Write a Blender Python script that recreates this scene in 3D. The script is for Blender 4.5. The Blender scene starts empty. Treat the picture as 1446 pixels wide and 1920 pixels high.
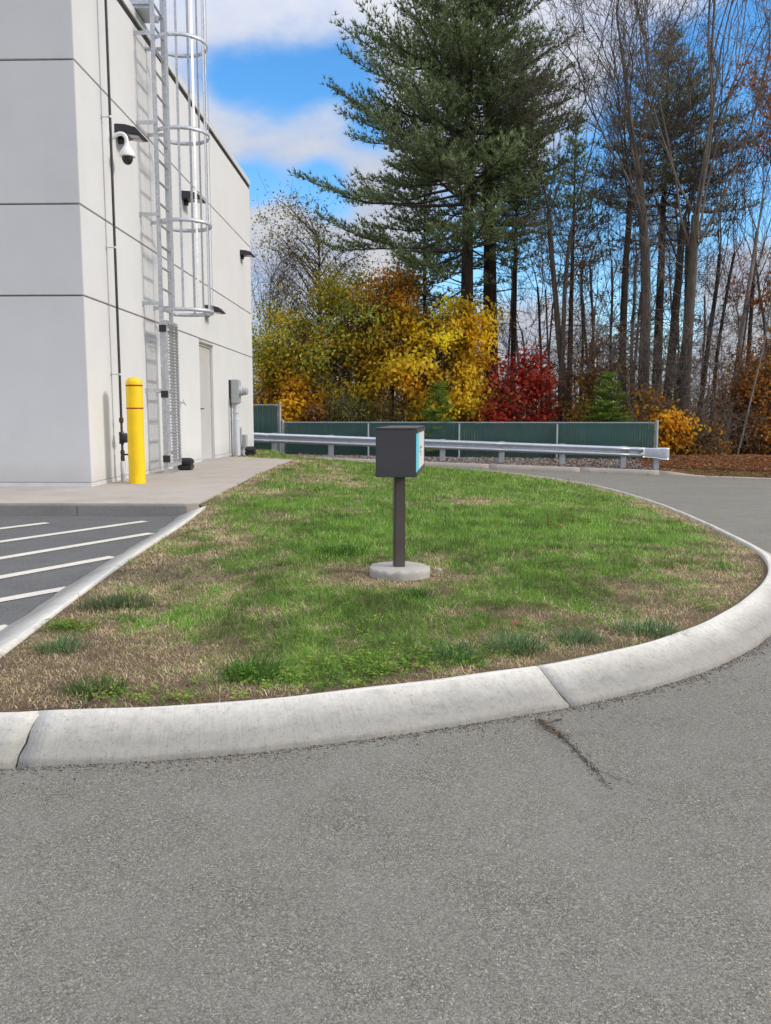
import bpy, bmesh, math, random
import numpy as np
from mathutils import Vector, Matrix
from mathutils.geometry import delaunay_2d_cdt

random.seed(7)
S = bpy.context.scene
C = S.collection
R = math.radians

# ------------------------------------------------------------------ camera
F = 1550.0
PITCH = math.atan(183.0 / F)
YAW = math.atan(39.0 / F)
CAMZ = 1.0
cam = bpy.data.cameras.new('camera')
cam.sensor_fit = 'VERTICAL'
cam.sensor_height = 24.0
cam.lens = 24.0 * F / 1920.0
cam.clip_start = 0.05
cam.clip_end = 2000
camo = bpy.data.objects.new('camera', cam)
camo.location = (0, 0, CAMZ)
camo.rotation_euler = (R(90) - PITCH, 0, YAW)
C.objects.link(camo)
S.camera = camo

fw = np.array([-math.sin(YAW) * math.cos(PITCH), math.cos(YAW) * math.cos(PITCH), -math.sin(PITCH)])
rt = np.array([math.cos(YAW), math.sin(YAW), 0])
up = np.cross(rt, fw)


def ray(px, py):
    v = fw + rt * (px - 723) / F + up * (960 - py) / F
    return v / np.linalg.norm(v)


def atz(px, py, z):
    v = ray(px, py)
    t = (z - CAMZ) / v[2]
    return np.array([v[0] * t, v[1] * t, z])


def aty(px, py, y):
    v = ray(px, py)
    t = y / v[1]
    return np.array([v[0] * t, y, CAMZ + v[2] * t])


def atx(px, py, x):
    v = ray(px, py)
    t = x / v[0]
    return np.array([x, v[1] * t, CAMZ + v[2] * t])


# ------------------------------------------------------------------ sky, sun, exposure
SUN_ELEV = R(27)
SUN_AZ = R(101)          # clockwise from +Y: the sun stands to the right
W = bpy.data.worlds.new('World')
S.world = W
W.use_nodes = True
wn, wl = W.node_tree.nodes, W.node_tree.links
wn.clear()


def NN(t, **k):
    n = wn.new(t)
    for a, b in k.items():
        setattr(n, a, b)
    return n


sky = NN('ShaderNodeTexSky', sky_type='NISHITA', sun_disc=False)
sky.sun_elevation = SUN_ELEV
sky.sun_rotation = SUN_AZ
sky.air_density = 1.0
sky.dust_density = 0.0
sky.ozone_density = 3.0
hs = NN('ShaderNodeHueSaturation')
hs.inputs['Saturation'].default_value = 1.27
hs.inputs['Value'].default_value = 0.92
wl.new(sky.outputs[0], hs.inputs['Color'])
bg = NN('ShaderNodeBackground')
bg.inputs[1].default_value = 0.15
wl.new(hs.outputs[0], bg.inputs[0])
tc = NN('ShaderNodeTexCoord')
nrm = NN('ShaderNodeVectorMath', operation='NORMALIZE')
wl.new(tc.outputs['Generated'], nrm.inputs[0])
DIR = nrm.outputs[0]
sep = NN('ShaderNodeSeparateXYZ')
wl.new(DIR, sep.inputs[0])


def M(op, a, b=None, c=None, clamp=False):
    n = NN('ShaderNodeMath', operation=op, use_clamp=clamp)
    for i, v in enumerate((a, b, c)):
        if v is None:
            continue
        if isinstance(v, (int, float)):
            n.inputs[i].default_value = v
        else:
            wl.new(v, n.inputs[i])
    return n.outputs[0]


scl = NN('ShaderNodeVectorMath', operation='MULTIPLY')
scl.inputs[1].default_value = (1, 1, 1.9)
wl.new(DIR, scl.inputs[0])
n1 = NN('ShaderNodeTexNoise')
n1.inputs['Scale'].default_value = 3.1
n1.inputs['Detail'].default_value = 6
n1.inputs['Roughness'].default_value = 0.52
n1.inputs['Distortion'].default_value = 0.25
wl.new(scl.outputs[0], n1.inputs['Vector'])
n2 = NN('ShaderNodeTexNoise')
n2.inputs['Scale'].default_value = 7.5
n2.inputs['Detail'].default_value = 7
n2.inputs['Roughness'].default_value = 0.55
wl.new(scl.outputs[0], n2.inputs['Vector'])
dens = M('ADD', M('ADD', M('MULTIPLY', n1.outputs[0], 0.9), M('MULTIPLY', n2.outputs[0], 0.62)), 0.125)
# cloud banks and clearings of this sky, each a direction, a width and a weight
for px, py, rad, wgt in ((430, 20, 130, .06), (620, 10, 170, .12), (760, 40, 120, .0), (1070, 50, 160, .18), (1110, 230, 120, .12),
                         (470, 200, 85, -.06), (580, 250, 80, .10), (640, 285, 60, .02), (500, 410, 70, .15), (560, 470, 90, .25), (640, 460, 80, .2),
                         (540, 150, 70, -.44), (650, 140, 60, -.42), (420, 145, 55, -.26), (480, 350, 45, -.5), (580, 365, 55, -.48), (640, 400, 50, -.3), (700, 240, 50, -.36), (610, 325, 40, -.2),
                         (1000, 630, 150, .30), (1330, 640, 150, .15), (1350, 490, 90, .42), (1430, 200, 170, -.75), (1330, 360, 120, -.62), (1130, 385, 110, -.60), (1220, 570, 100, -.58), (1290, 240, 90, -.3), (900, 470, 110, -.45), (1040, 520, 90, -.3),
                         (1420, 620, 70, .2)):
    wgt = wgt - .045 if wgt > 0 else wgt * 1.12
    d = ray(px, py)
    dn = NN('ShaderNodeVectorMath', operation='DISTANCE')
    dn.inputs[1].default_value = tuple(d)
    wl.new(DIR, dn.inputs[0])
    q = M('DIVIDE', dn.outputs['Value'], rad / F)
    g = M('POWER', 2.718, M('MULTIPLY', M('MULTIPLY', q, q), -1.0))
    dens = M('ADD', dens, M('MULTIPLY', g, wgt))
mr = NN('ShaderNodeMapRange', interpolation_type='SMOOTHSTEP')
mr.inputs['From Min'].default_value = 0.50
mr.inputs['From Max'].default_value = 0.90
wl.new(dens, mr.inputs['Value'])
mask = M('MULTIPLY', mr.outputs[0], 0.97)
crm = NN('ShaderNodeValToRGB')
crm.color_ramp.elements[0].position = 0.35
crm.color_ramp.elements[0].color = (0.66, 0.74, 0.97, 1)
crm.color_ramp.elements[1].position = 0.75
crm.color_ramp.elements[1].color = (1.0, 0.98, 0.94, 1)
wl.new(n2.outputs[0], crm.inputs[0])
bgc = NN('ShaderNodeBackground')
wl.new(crm.outputs[0], bgc.inputs[0])
# an overcast sky brightens towards the zenith
elv = M('MAXIMUM', sep.outputs[2], 0.0)
wl.new(M('ADD', M('MULTIPLY', M('MULTIPLY', elv, elv), 1.0), 0.345), bgc.inputs[1])
mx = NN('ShaderNodeMixShader')
wl.new(mask, mx.inputs[0])
wl.new(bg.outputs[0], mx.inputs[1])
wl.new(bgc.outputs[0], mx.inputs[2])
wo = NN('ShaderNodeOutputWorld')
wl.new(mx.outputs[0], wo.inputs[0])

sun = bpy.data.lights.new('sun', 'SUN')
sun.energy = 1.32
sun.angle = R(10)
sun.color = (1.0, 0.91, 0.77)
suno = bpy.data.objects.new('sun', sun)
sd = Vector((math.sin(SUN_AZ) * math.cos(SUN_ELEV), math.cos(SUN_AZ) * math.cos(SUN_ELEV), math.sin(SUN_ELEV)))
suno.rotation_euler = sd.to_track_quat('Z', 'Y').to_euler()
suno.location = (30, -5, 20)
C.objects.link(suno)

S.view_settings.view_transform = 'Standard'
S.view_settings.look = 'None'
S.view_settings.exposure = 0.88
S.cycles.max_bounces = 5
S.cycles.diffuse_bounces = 4
S.cycles.glossy_bounces = 2
S.cycles.transmission_bounces = 3
S.view_settings.gamma = 1.0
S.view_settings.use_curve_mapping = False


# ------------------------------------------------------------------ materials
def newmat(name):
    m = bpy.data.materials.new(name)
    m.use_nodes = True
    nt = m.node_tree
    nt.nodes.clear()
    return m, nt


class NT:
    def __init__(s, name):
        s.m, s.t = newmat(name)
        s.out = s.n('ShaderNodeOutputMaterial')
        s.p = s.n('ShaderNodeBsdfPrincipled')
        s.l(s.p.outputs[0], s.out.inputs[0])
        s.co = s.n('ShaderNodeTexCoord').outputs['Object']

    def n(s, t, **k):
        x = s.t.nodes.new(t)
        for a, b in k.items():
            setattr(x, a, b)
        return x

    def l(s, a, b):
        s.t.links.new(a, b)

    def noise(s, sc, det=4, ro=.55, vec=None, dist=0):
        x = s.n('ShaderNodeTexNoise')
        x.inputs['Scale'].default_value = sc
        x.inputs['Detail'].default_value = det
        x.inputs['Roughness'].default_value = ro
        x.inputs['Distortion'].default_value = dist
        s.l(vec or s.co, x.inputs['Vector'])
        return x.outputs[0]

    def voro(s, sc, feat='F1', vec=None):
        x = s.n('ShaderNodeTexVoronoi', feature=feat)
        x.inputs['Scale'].default_value = sc
        s.l(vec or s.co, x.inputs['Vector'])
        return x

    def ramp(s, f, *st):
        x = s.n('ShaderNodeValToRGB')
        e = x.color_ramp.elements
        while len(e) < len(st):
            e.new(0.5)
        for i, (p, c) in enumerate(st):
            e[i].position = p
            if isinstance(c, (int, float)):
                c = (c, c, c)
            e[i].color = (*c, 1)
        s.l(f, x.inputs[0])
        return x.outputs[0]

    def mix(s, f, a, b, mode='MIX'):
        x = s.n('ShaderNodeMix', data_type='RGBA', blend_type=mode)
        for i, v in ((0, f), (6, a), (7, b)):
            if isinstance(v, (int, float)):
                x.inputs[i].default_value = v
            elif isinstance(v, tuple):
                x.inputs[i].default_value = (*v, 1)
            else:
                s.l(v, x.inputs[i])
        return x.outputs[2]

    def math(s, op, a, b=0.0):
        x = s.n('ShaderNodeMath', operation=op)
        for i, v in enumerate((a, b)):
            if isinstance(v, (int, float)):
                x.inputs[i].default_value = v
            else:
                s.l(v, x.inputs[i])
        return x.outputs[0]

    def mapv(s, scale):
        x = s.n('ShaderNodeMapping')
        x.inputs['Scale'].default_value = scale
        s.l(s.co, x.inputs['Vector'])
        return x.outputs[0]

    def bump(s, h, st=.3, dist=.01, prev=None):
        x = s.n('ShaderNodeBump')
        x.inputs['Strength'].default_value = st
        x.inputs['Distance'].default_value = dist
        s.l(h, x.inputs['Height'])
        if prev is not None:
            s.l(prev, x.inputs['Normal'])
        return x.outputs[0]

    def fin(s, col=None, rough=.7, metal=0.0, nor=None, spec=.5):
        if col is not None:
            if isinstance(col, tuple):
                s.p.inputs['Base Color'].default_value = (*col, 1)
            else:
                s.l(col, s.p.inputs['Base Color'])
        if isinstance(rough, (int, float)):
            s.p.inputs['Roughness'].default_value = rough
        else:
            s.l(rough, s.p.inputs['Roughness'])
        s.p.inputs['Metallic'].default_value = metal
        s.p.inputs['Specular IOR Level'].default_value = spec
        if nor is not None:
            s.l(nor, s.p.inputs['Normal'])
        return s.m


def simple(name, c, rough=.5, metal=0.0, var=.15, sc=6.0, bump=0.0, bsc=80.0, spec=.5):
    t = NT(name)
    n = t.noise(sc, 5)
    lo = tuple(x * (1 - var) for x in c)
    hi = tuple(min(1, x * (1 + var)) for x in c)
    col = t.ramp(n, (.3, lo), (.7, hi))
    nor = t.bump(t.noise(bsc, 3), bump, .004) if bump else None
    return t.fin(col, rough, metal, nor, spec)


def asphalt(name, base, k=1.0, coarse=True):
    t = NT(name)
    dn_ = t.n('ShaderNodeTexNoise')
    dn_.inputs['Scale'].default_value = 120
    dn_.inputs['Detail'].default_value = 2
    t.l(t.co, dn_.inputs['Vector'])
    vm = t.n('ShaderNodeVectorMath', operation='MULTIPLY_ADD')
    t.l(dn_.outputs['Color'], vm.inputs[0])
    vm.inputs[1].default_value = (.008, .008, .008)
    t.l(t.co, vm.inputs[2])
    v = t.voro(265.0, vec=vm.outputs[0])
    vf = t.voro(380.0, vec=vm.outputs[0])
    sepc = t.n('ShaderNodeSeparateColor')
    t.l(v.outputs['Color'], sepc.inputs[0])
    sepf = t.n('ShaderNodeSeparateColor')
    t.l(vf.outputs['Color'], sepf.inputs[0])
    big = t.noise(0.7, 5, .6)
    mid = t.noise(3.5, 5, .65)
    fine = t.ramp(sepf.outputs[0], (0, tuple(c * .62 for c in base)), (.6, base), (1, tuple(min(1, c * 1.5) for c in base)))
    stone = t.ramp(sepc.outputs[0], (0, tuple(c * .66 for c in base)), (.45, tuple(c * .94 for c in base)), (.8, tuple(c * 1.28 for c in base)), (.965, tuple(c * 1.55 for c in base)), (.992, tuple(c * 2.3 for c in base)))
    tint = t.ramp(sepc.outputs[1], (0, (1, .97, .93)), (.5, (1, 1, 1)), (.9, (1.0, .96, .9)), (1, (1.08, .88, .74)))
    stone = t.mix(1.0, stone, tint, 'MULTIPLY')
    rough_zone = t.ramp(mid, (.36, 0.38), (.64, .95))
    col = t.mix(rough_zone, fine, stone)
    # binder in the gaps between stones
    gap = t.ramp(v.outputs['Distance'], (.42, 1.0), (.74, .42))
    col = t.mix(rough_zone, col, t.mix(1.0, col, gap, 'MULTIPLY'))
    tone = t.ramp(big, (.3, .92), (.7, 1.06))
    col = t.mix(1.0, col, tone, 'MULTIPLY')
    h = t.math('MULTIPLY', v.outputs['Distance'], -1.0)
    nb = t.bump(h, .55 * k, .006)
    nb = t.bump(t.noise(420, 2), .35 * k, .003, nb)
    nb = t.bump(mid, .5, .01, nb)
    return t.fin(col, .88, 0, nb, .3)


def concrete(name, base, broom=False, speck=.5):
    t = NT(name)
    a = t.noise(2.2, 6, .6)
    b = t.noise(26, 5, .7)
    col = t.ramp(a, (.25, tuple(c * .84 for c in base)), (.75, tuple(c * 1.08 for c in base)))
    col = t.mix(.6, col, t.ramp(b, (.25, .80), (.5, 1.0), (.75, 1.1)), 'MULTIPLY')
    pit = t.ramp(t.noise(170, 3, .7), (.30, 0.45), (.40, 1.0))
    col = t.mix(speck, col, pit, 'MULTIPLY')
    nb = t.bump(t.noise(160, 4, .7), .35, .004)
    nb = t.bump(b, .3, .006, nb)
    return t.fin(col, .9, 0, nb, .25)


def concrete_kerb(name, base):
    # broom-finished, streaked across the kerb and stained along its foot
    t = NT(name)
    uv = t.n('ShaderNodeUVMap').outputs[0]
    mp = t.n('ShaderNodeMapping')
    mp.inputs['Scale'].default_value = (150, 9, 1)
    t.l(uv, mp.inputs['Vector'])
    st = t.noise(1.0, 4, .6, mp.outputs[0])
    a = t.noise(2.0, 6, .65)
    b = t.noise(38, 5, .7)
    col = t.ramp(a, (.25, tuple(c * .86 for c in base)), (.75, tuple(c * 1.07 for c in base)))
    col = t.mix(.55, col, t.ramp(st, (.28, .74), (.5, 1.0), (.8, 1.06)), 'MULTIPLY')
    col = t.mix(.8, col, t.ramp(b, (.25, .74), (.5, 1.0), (.75, 1.1)), 'MULTIPLY')
    scf = t.ramp(t.noise(1.0, 5, .7, t.mapv((5, 5, 60))), (.60, 1.0), (.68, .80))
    col = t.mix(.7, col, scf, 'MULTIPLY')
    pit = t.ramp(t.noise(85, 4, .8), (.33, 0.38), (.41, 1.0))
    col = t.mix(.75, col, pit, 'MULTIPLY')
    su = t.n('ShaderNodeSeparateXYZ')
    t.l(uv, su.inputs[0])
    # pale trowel lines along the lower face
    wv = t.math('ADD', su.outputs[1], t.math('MULTIPLY', t.math('SUBTRACT', t.noise(1.6, 3, .5), .5), .10))
    ln_ = t.ramp(wv, (.166, 0.0), (.171, 1.0), (.177, 0.0))
    col = t.mix(t.math('MULTIPLY', ln_, t.noise(5, 2)), col, (.80, .78, .72))
    edge = t.math('ADD', su.outputs[1], t.math('MULTIPLY', t.math('SUBTRACT', t.noise(7, 5, .7), .5), .10))
    dirt = t.ramp(edge, (.19, 1.0), (.235, .72), (.30, .42))
    col = t.mix(.8, col, dirt, 'MULTIPLY')
    nb = t.bump(st, .35, .004)
    nb = t.bump(t.noise(180, 4, .7), .35, .003, nb)
    nb = t.bump(b, .25, .006, nb)
    return t.fin(col, .92, 0, nb, .25)


def leafmat(name, trans=.3, rough=.6):
    m, nt = newmat(name)
    o = nt.nodes.new('ShaderNodeOutputMaterial')
    at_ = nt.nodes.new('ShaderNodeAttribute')
    at_.attribute_name = 'Col'
    d = nt.nodes.new('ShaderNodeBsdfPrincipled')
    d.inputs['Roughness'].default_value = rough
    d.inputs['Specular IOR Level'].default_value = .3
    tr = nt.nodes.new('ShaderNodeBsdfTranslucent')
    mix = nt.nodes.new('ShaderNodeMixShader')
    mix.inputs[0].default_value = trans
    nt.links.new(at_.outputs['Color'], d.inputs['Base Color'])
    nt.links.new(at_.outputs['Color'], tr.inputs['Color'])
    nt.links.new(d.outputs[0], mix.inputs[1])
    nt.links.new(tr.outputs[0], mix.inputs[2])
    nt.links.new(mix.outputs[0], o.inputs[0])
    return m


def stucco(name, base):
    t = NT(name)
    a = t.noise(.6, 5, .6)
    s = t.noise(1.0, 5, .6, t.mapv((2.2, 2.2, .25)))
    col = t.ramp(a, (.3, tuple(c * .95 for c in base)), (.7, tuple(c * 1.03 for c in base)))
    col = t.mix(.12, col, t.ramp(s, (.3, .88), (.6, 1.0)), 'MULTIPLY')
    run = t.ramp(t.noise(1.0, 4, .65, t.mapv((9, 9, .5))), (.52, 1.0), (.72, .90))
    col = t.mix(.12, col, run, 'MULTIPLY')
    sz = t.n('ShaderNodeSeparateXYZ')
    t.l(t.n('ShaderNodeNewGeometry').outputs['Position'], sz.inputs[0])
    foot = t.math('ADD', sz.outputs[2], t.math('MULTIPLY', t.noise(6, 5, .7), -.22))
    col = t.mix(.55, col, t.ramp(foot, (.03, (.72, .69, .64)), (.32, (1, 1, 1))), 'MULTIPLY')
    blot = t.ramp(t.noise(1.6, 6, .65), (.45, 1.0), (.75, .93))
    col = t.mix(.6, col, blot, 'MULTIPLY')
    nb = t.bump(t.noise(140, 4, .7), .3, .003)
    return t.fin(col, .9, 0, nb, .2)


def galv(name, base, rough=.42):
    t = NT(name)
    v = t.voro(38)
    sc_ = t.n('ShaderNodeSeparateColor')
    t.l(v.outputs['Color'], sc_.inputs[0])
    a = t.noise(3, 6, .7)
    col = t.ramp(sc_.outputs[0], (0, tuple(c * .86 for c in base)), (1, tuple(c * 1.1 for c in base)))
    col = t.mix(.5, col, t.ramp(a, (.3, .75), (.65, 1.05)), 'MULTIPLY')
    rr = t.ramp(a, (.3, rough + .15), (.7, rough))
    return t.fin(col, rr, .55, None)


def bark(name, base, base2, sc=1.0):
    t = NT(name)
    v = t.mapv((14 * sc, 14 * sc, 2.2 * sc))
    a = t.noise(1.0, 6, .7, v, .6)
    b = t.noise(1.4, 4, .6)
    col = t.ramp(a, (.3, tuple(c * .45 for c in base)), (.5, base), (.75, base2))
    col = t.mix(.6, col, t.ramp(b, (.3, .65), (.7, 1.15)), 'MULTIPLY')
    nb = t.bump(a, .8, .03)
    return t.fin(col, .95, 0, nb, .15)


MAT = {}
MAT['asphalt'] = asphalt('asphalt_worn', (.232, .221, .184))
MAT['asphalt_dark'] = asphalt('asphalt_parking', (.150, .149, .145), .8)
MAT['crack'] = simple('crack_soil', (.05, .045, .04), .95, 0, .4, 60, .6, 200)
MAT['kerb'] = concrete_kerb('kerb_concrete', (.60, .568, .497))
MAT['slab'] = concrete('slab_concrete', (.43, .38, .325), speck=.25)
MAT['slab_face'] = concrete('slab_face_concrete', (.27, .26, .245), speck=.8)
MAT['footing'] = concrete('footing_concrete', (.45, .42, .37), speck=.7)
MAT['wall'] = stucco('wall_stucco', (.665, .665, .66))
MAT['joint'] = simple('joint_sealant', (.30, .29, .28), .8)
MAT['flash'] = simple('flashing_metal', (.70, .70, .70), .4, .2, .08)
MAT['coping'] = simple('coping_metal', (.70, .71, .71), .45, .1, .05)
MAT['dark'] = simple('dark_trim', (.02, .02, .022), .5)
MAT['galv'] = galv('galvanised_steel', (.58, .60, .63))
MAT['galv_rail'] = galv('galvanised_guardrail', (.55, .58, .62), .38)
MAT['yellow'] = simple('yellow_plastic', (.92, .60, .004), .42, 0, .09, 5, .06, 30)
MAT['redband'] = simple('red_reflective_tape', (.30, .04, .01), .4)
MAT['pipe'] = simple('black_iron', (.035, .03, .03), .55, 0, .5, 30, .3, 120)
MAT['rust'] = simple('rusted_iron', (.075, .042, .032), .85, 0, .5, 40, .4, 160)
MAT['greypaint'] = simple('grey_paint', (.40, .41, .42), .5, 0, .08)
MAT['pvc'] = simple('grey_pvc', (.60, .62, .66), .45, 0, .05)
MAT['door'] = simple('door_paint', (.53, .515, .50), .5, 0, .04, 2)
MAT['blackplastic'] = simple('black_plastic', (.022, .022, .026), .42, 0, .2)
MAT['white'] = simple('white_plastic', (.80, .80, .80), .35, 0, .03)
MAT['bronze'] = simple('bronze_enamel', (.062, .059, .065), .42, 0, .12, 5, .1, 200)
MAT['post'] = simple('brown_enamel', (.09, .074, .067), .45, 0, .15, 8, .1, 200)
MAT['cyan'] = simple('cyan_vinyl', (.12, .70, .85), .35, 0, .02)
MAT['signwhite'] = simple('sign_white', (.80, .80, .82), .35, 0, .02)
MAT['signgrey'] = simple('sign_grey', (.30, .30, .34), .4)
MAT['paint'] = None
MAT['lens'] = simple('led_lens', (.42, .42, .42), .25, 0, .1)
MAT['lampdark'] = simple('lamp_housing', (.028, .026, .034), .45)
MAT['slat'] = simple('privacy_slat', (.018, .078, .068), .5, 0, .25, 4)
MAT['wire'] = simple('fence_wire', (.10, .23, .20), .45, .1)
MAT['fencepost'] = simple('fence_post_metal', (.50, .52, .53), .45, .3, .1)
MAT['bark_grey'] = bark('bark_grey', (.125, .102, .080), (.21, .18, .145))
MAT['bark_dark'] = bark('bark_dark', (.066, .054, .044), (.12, .10, .082))
MAT['bark_pine'] = bark('bark_pine', (.050, .038, .031), (.10, .08, .065))
MAT['bark_birch'] = bark('bark_birch', (.24, .22, .20), (.40, .37, .35), .6)
MAT['twig'] = simple('twig', (.11, .082, .064), .95, 0, .35, 2)
MAT['twig_grey'] = simple('twig_grey', (.14, .113, .092), .95, 0, .3, 2)
MAT['twig_dark'] = simple('twig_dark', (.055, .044, .036), .95, 0, .3, 2)
MAT['leaf'] = leafmat('leaf_blade', .55)
MAT['needle'] = leafmat('needle_blade', .35)
MAT['grass'] = leafmat('grass_blade', .38, .7)
MAT['stone'] = leafmat('stone_grain', 0, .9)


def mk_paint():
    t = NT('road_paint')
    a = t.noise(60, 5, .75)
    b = t.noise(2.5, 5, .6)
    col = t.ramp(b, (.3, (.60, .55, .45)), (.7, (.68, .64, .55)))
    col = t.mix(1.0, col, t.ramp(a, (.32, .5), (.44, 1.0)), 'MULTIPLY')
    return t.fin(col, .85, 0, t.bump(t.noise(200, 3), .4, .003), .2)


MAT['paint'] = mk_paint()


def mk_soil():
    t = NT('lawn_soil')
    a = t.noise(4, 6, .65)
    b = t.noise(90, 5, .75)
    col = t.ramp(a, (.3, (.11, .075, .05)), (.5, (.19, .135, .085)), (.7, (.15, .13, .06)))
    col = t.mix(.8, col, t.ramp(b, (.3, .45), (.6, 1.2)), 'MULTIPLY')
    return t.fin(col, .98, 0, t.bump(b, .8, .02), .1)


MAT['soil'] = mk_soil()


def mk_floor():
    t = NT('leafy_ground')
    a = t.noise(1.2, 6, .65)
    v = t.voro(14)
    sc_ = t.n('ShaderNodeSeparateColor')
    t.l(v.outputs['Color'], sc_.inputs[0])
    col = t.ramp(sc_.outputs[0], (0, (.05, .03, .018)), (.5, (.13, .065, .03)), (1, (.22, .11, .045)))
    col = t.mix(.7, col, t.ramp(a, (.3, .6), (.7, 1.2)), 'MULTIPLY')
    return t.fin(col, .95, 0, t.bump(v.outputs['Distance'], .6, .03), .1)


MAT['floor'] = mk_floor()

# ------------------------------------------------------------------ mesh helpers
ORG = {}


def tag(o, label=None, cat=None, group=None, kind=None):
    if label: o['label'] = label
    if cat: o['category'] = cat
    if group: o['group'] = group
    if kind: o['kind'] = kind
    return o


def thing(name, loc, label, cat, group=None):
    o = bpy.data.objects.new(name, None)
    o.empty_display_size = .2
    o.location = tuple(loc)
    C.objects.link(o)
    ORG[o.name] = np.array([float(x) for x in loc])
    return tag(o, label, cat, group)


def arr_mesh(name, V, faces, mat=None, smooth=False, col=None, uv=None):
    """V (n,3); faces: list of int arrays (m,k)"""
    V = np.asarray(V, dtype=np.float32)
    me = bpy.data.meshes.new(name)
    me.vertices.add(len(V))
    me.vertices.foreach_set('co', V.ravel())
    li = np.concatenate([f.ravel() for f in faces]).astype(np.int32)
    tot = np.concatenate([np.full(len(f), f.shape[1], dtype=np.int32) for f in faces])
    st = np.concatenate([[0], np.cumsum(tot)[:-1]]).astype(np.int32)
    me.loops.add(len(li))
    me.loops.foreach_set('vertex_index', li)
    me.polygons.add(len(tot))
    me.polygons.foreach_set('loop_start', st)
    me.polygons.foreach_set('loop_total', tot)
    if smooth:
        me.polygons.foreach_set('use_smooth', np.ones(len(tot), dtype=bool))
    if uv is not None:
        ul = me.uv_layers.new(name='UVMap')
        ul.data.foreach_set('uv', np.asarray(uv, dtype=np.float32)[li].ravel())
    if col is not None:
        a = me.color_attributes.new('Col', 'FLOAT_COLOR', 'POINT')
        c4 = np.ones((len(V), 4), dtype=np.float32)
        c4[:, :3] = col
        a.data.foreach_set('color', c4.ravel())
    me.update(calc_edges=True)
    if mat is not None:
        me.materials.append(mat)
    return me


def link(name, me, parent=None, loc=(0, 0, 0)):
    o = bpy.data.objects.new(name, me)
    C.objects.link(o)
    if parent is not None:
        o.parent = parent
        ORG[o.name] = ORG[parent.name]
    else:
        o.location = tuple(loc)
        ORG[o.name] = np.array([float(x) for x in loc])
    return o


def aobj(name, V, faces, mat, parent=None, org=(0, 0, 0), smooth=False, col=None, uv=None):
    V = np.asarray(V, dtype=np.float64)
    off = ORG[parent.name] if parent is not None else np.array(org, dtype=float)
    return link(name, arr_mesh(name, V - off, faces, mat, smooth, col, uv), parent, org)


class MB:
    """collects boxes, tubes, lathes in world coordinates and links them as one mesh object"""

    def __init__(s):
        s.v, s.f = [], []

    def add(s, V, Fs):
        k = len(s.v)
        s.v += [tuple(float(c) for c in p) for p in V]
        s.f += [tuple(i + k for i in f) for f in Fs]
        return s

    def box(s, c, d, rz=0.0, mat=None):
        x, y, z = d[0] / 2, d[1] / 2, d[2] / 2
        P = [Vector(p) for p in ((-x, -y, -z), (x, -y, -z), (x, y, -z), (-x, y, -z), (-x, -y, z), (x, -y, z), (x, y, z), (-x, y, z))]
        m = mat if mat is not None else Matrix.Rotation(rz, 3, 'Z')
        P = [m @ p + Vector(c) for p in P]
        return s.add(P, [(3, 2, 1, 0), (4, 5, 6, 7), (0, 1, 5, 4), (1, 2, 6, 5), (2, 3, 7, 6), (3, 0, 4, 7)])

    def bb(s, a, b):
        return s.box([(a[i] + b[i]) / 2 for i in range(3)], [abs(b[i] - a[i]) for i in range(3)])

    def tube(s, pts, r, n=10, cap=True):
        pts = [Vector(p) for p in pts]
        if isinstance(r, (int, float)):
            r = [r] * len(pts)
        V, Fs = [], []
        prev = None
        for i, p in enumerate(pts):
            t = (pts[min(i + 1, len(pts) - 1)] - pts[max(i - 1, 0)]).normalized()
            if prev is None:
                ref = Vector((0, 0, 1)) if abs(t.z) < .9 else Vector((1, 0, 0))
                u = t.cross(ref).normalized()
            else:
                u = (prev - t * prev.dot(t)).normalized()
            prev = u
            w = t.cross(u)
            for k in range(n):
                a = 2 * math.pi * k / n
                V.append(p + (u * math.cos(a) + w * math.sin(a)) * r[i])
        for i in range(len(pts) - 1):
            for k in range(n):
                Fs.append((i * n + k, i * n + (k + 1) % n, (i + 1) * n + (k + 1) % n, (i + 1) * n + k))
        if cap:
            Fs.append(tuple(range(n - 1, -1, -1)))
            Fs.append(tuple((len(pts) - 1) * n + k for k in range(n)))
        return s.add(V, Fs)

    def prism(s, poly, ax, a, b):
        """poly: 2D points; extruded along axis ax from a to b"""
        n = len(poly)
        V = []
        for t in (a, b):
            for p in poly:
                q = list(p)
                q.insert(ax, t)
                V.append(q)
        Fs = [tuple(range(n)), tuple(range(2 * n - 1, n - 1, -1))]
        for i in range(n):
            j = (i + 1) % n
            Fs.append((i, i + n, j + n, j))
        return s.add(V, Fs)

    def build(s, name, mat, parent=None, org=(0, 0, 0), bevel=0.0, smooth=False, seg=2):
        off = Vector(ORG[parent.name]) if parent is not None else Vector(org)
        me = bpy.data.meshes.new(name)
        bm = bmesh.new()
        vs = [bm.verts.new(Vector(p) - off) for p in s.v]
        for f in s.f:
            try:
                bm.faces.new([vs[i] for i in f])
            except ValueError:
                pass
        bmesh.ops.recalc_face_normals(bm, faces=bm.faces[:])
        if bevel:
            es = [e for e in bm.edges if len(e.link_faces) == 2 and e.calc_face_angle(0) > R(35)]
            bmesh.ops.bevel(bm, geom=es, offset=bevel, segments=seg, affect='EDGES', clamp_overlap=True)
        if smooth:
            for f in bm.faces:
                f.smooth = True
            for e in bm.edges:
                if len(e.link_faces) == 2 and e.calc_face_angle(0) > R(38):
                    e.smooth = False
        bm.to_mesh(me)
        bm.free()
        me.materials.append(mat)
        return link(name, me, parent, org)


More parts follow.
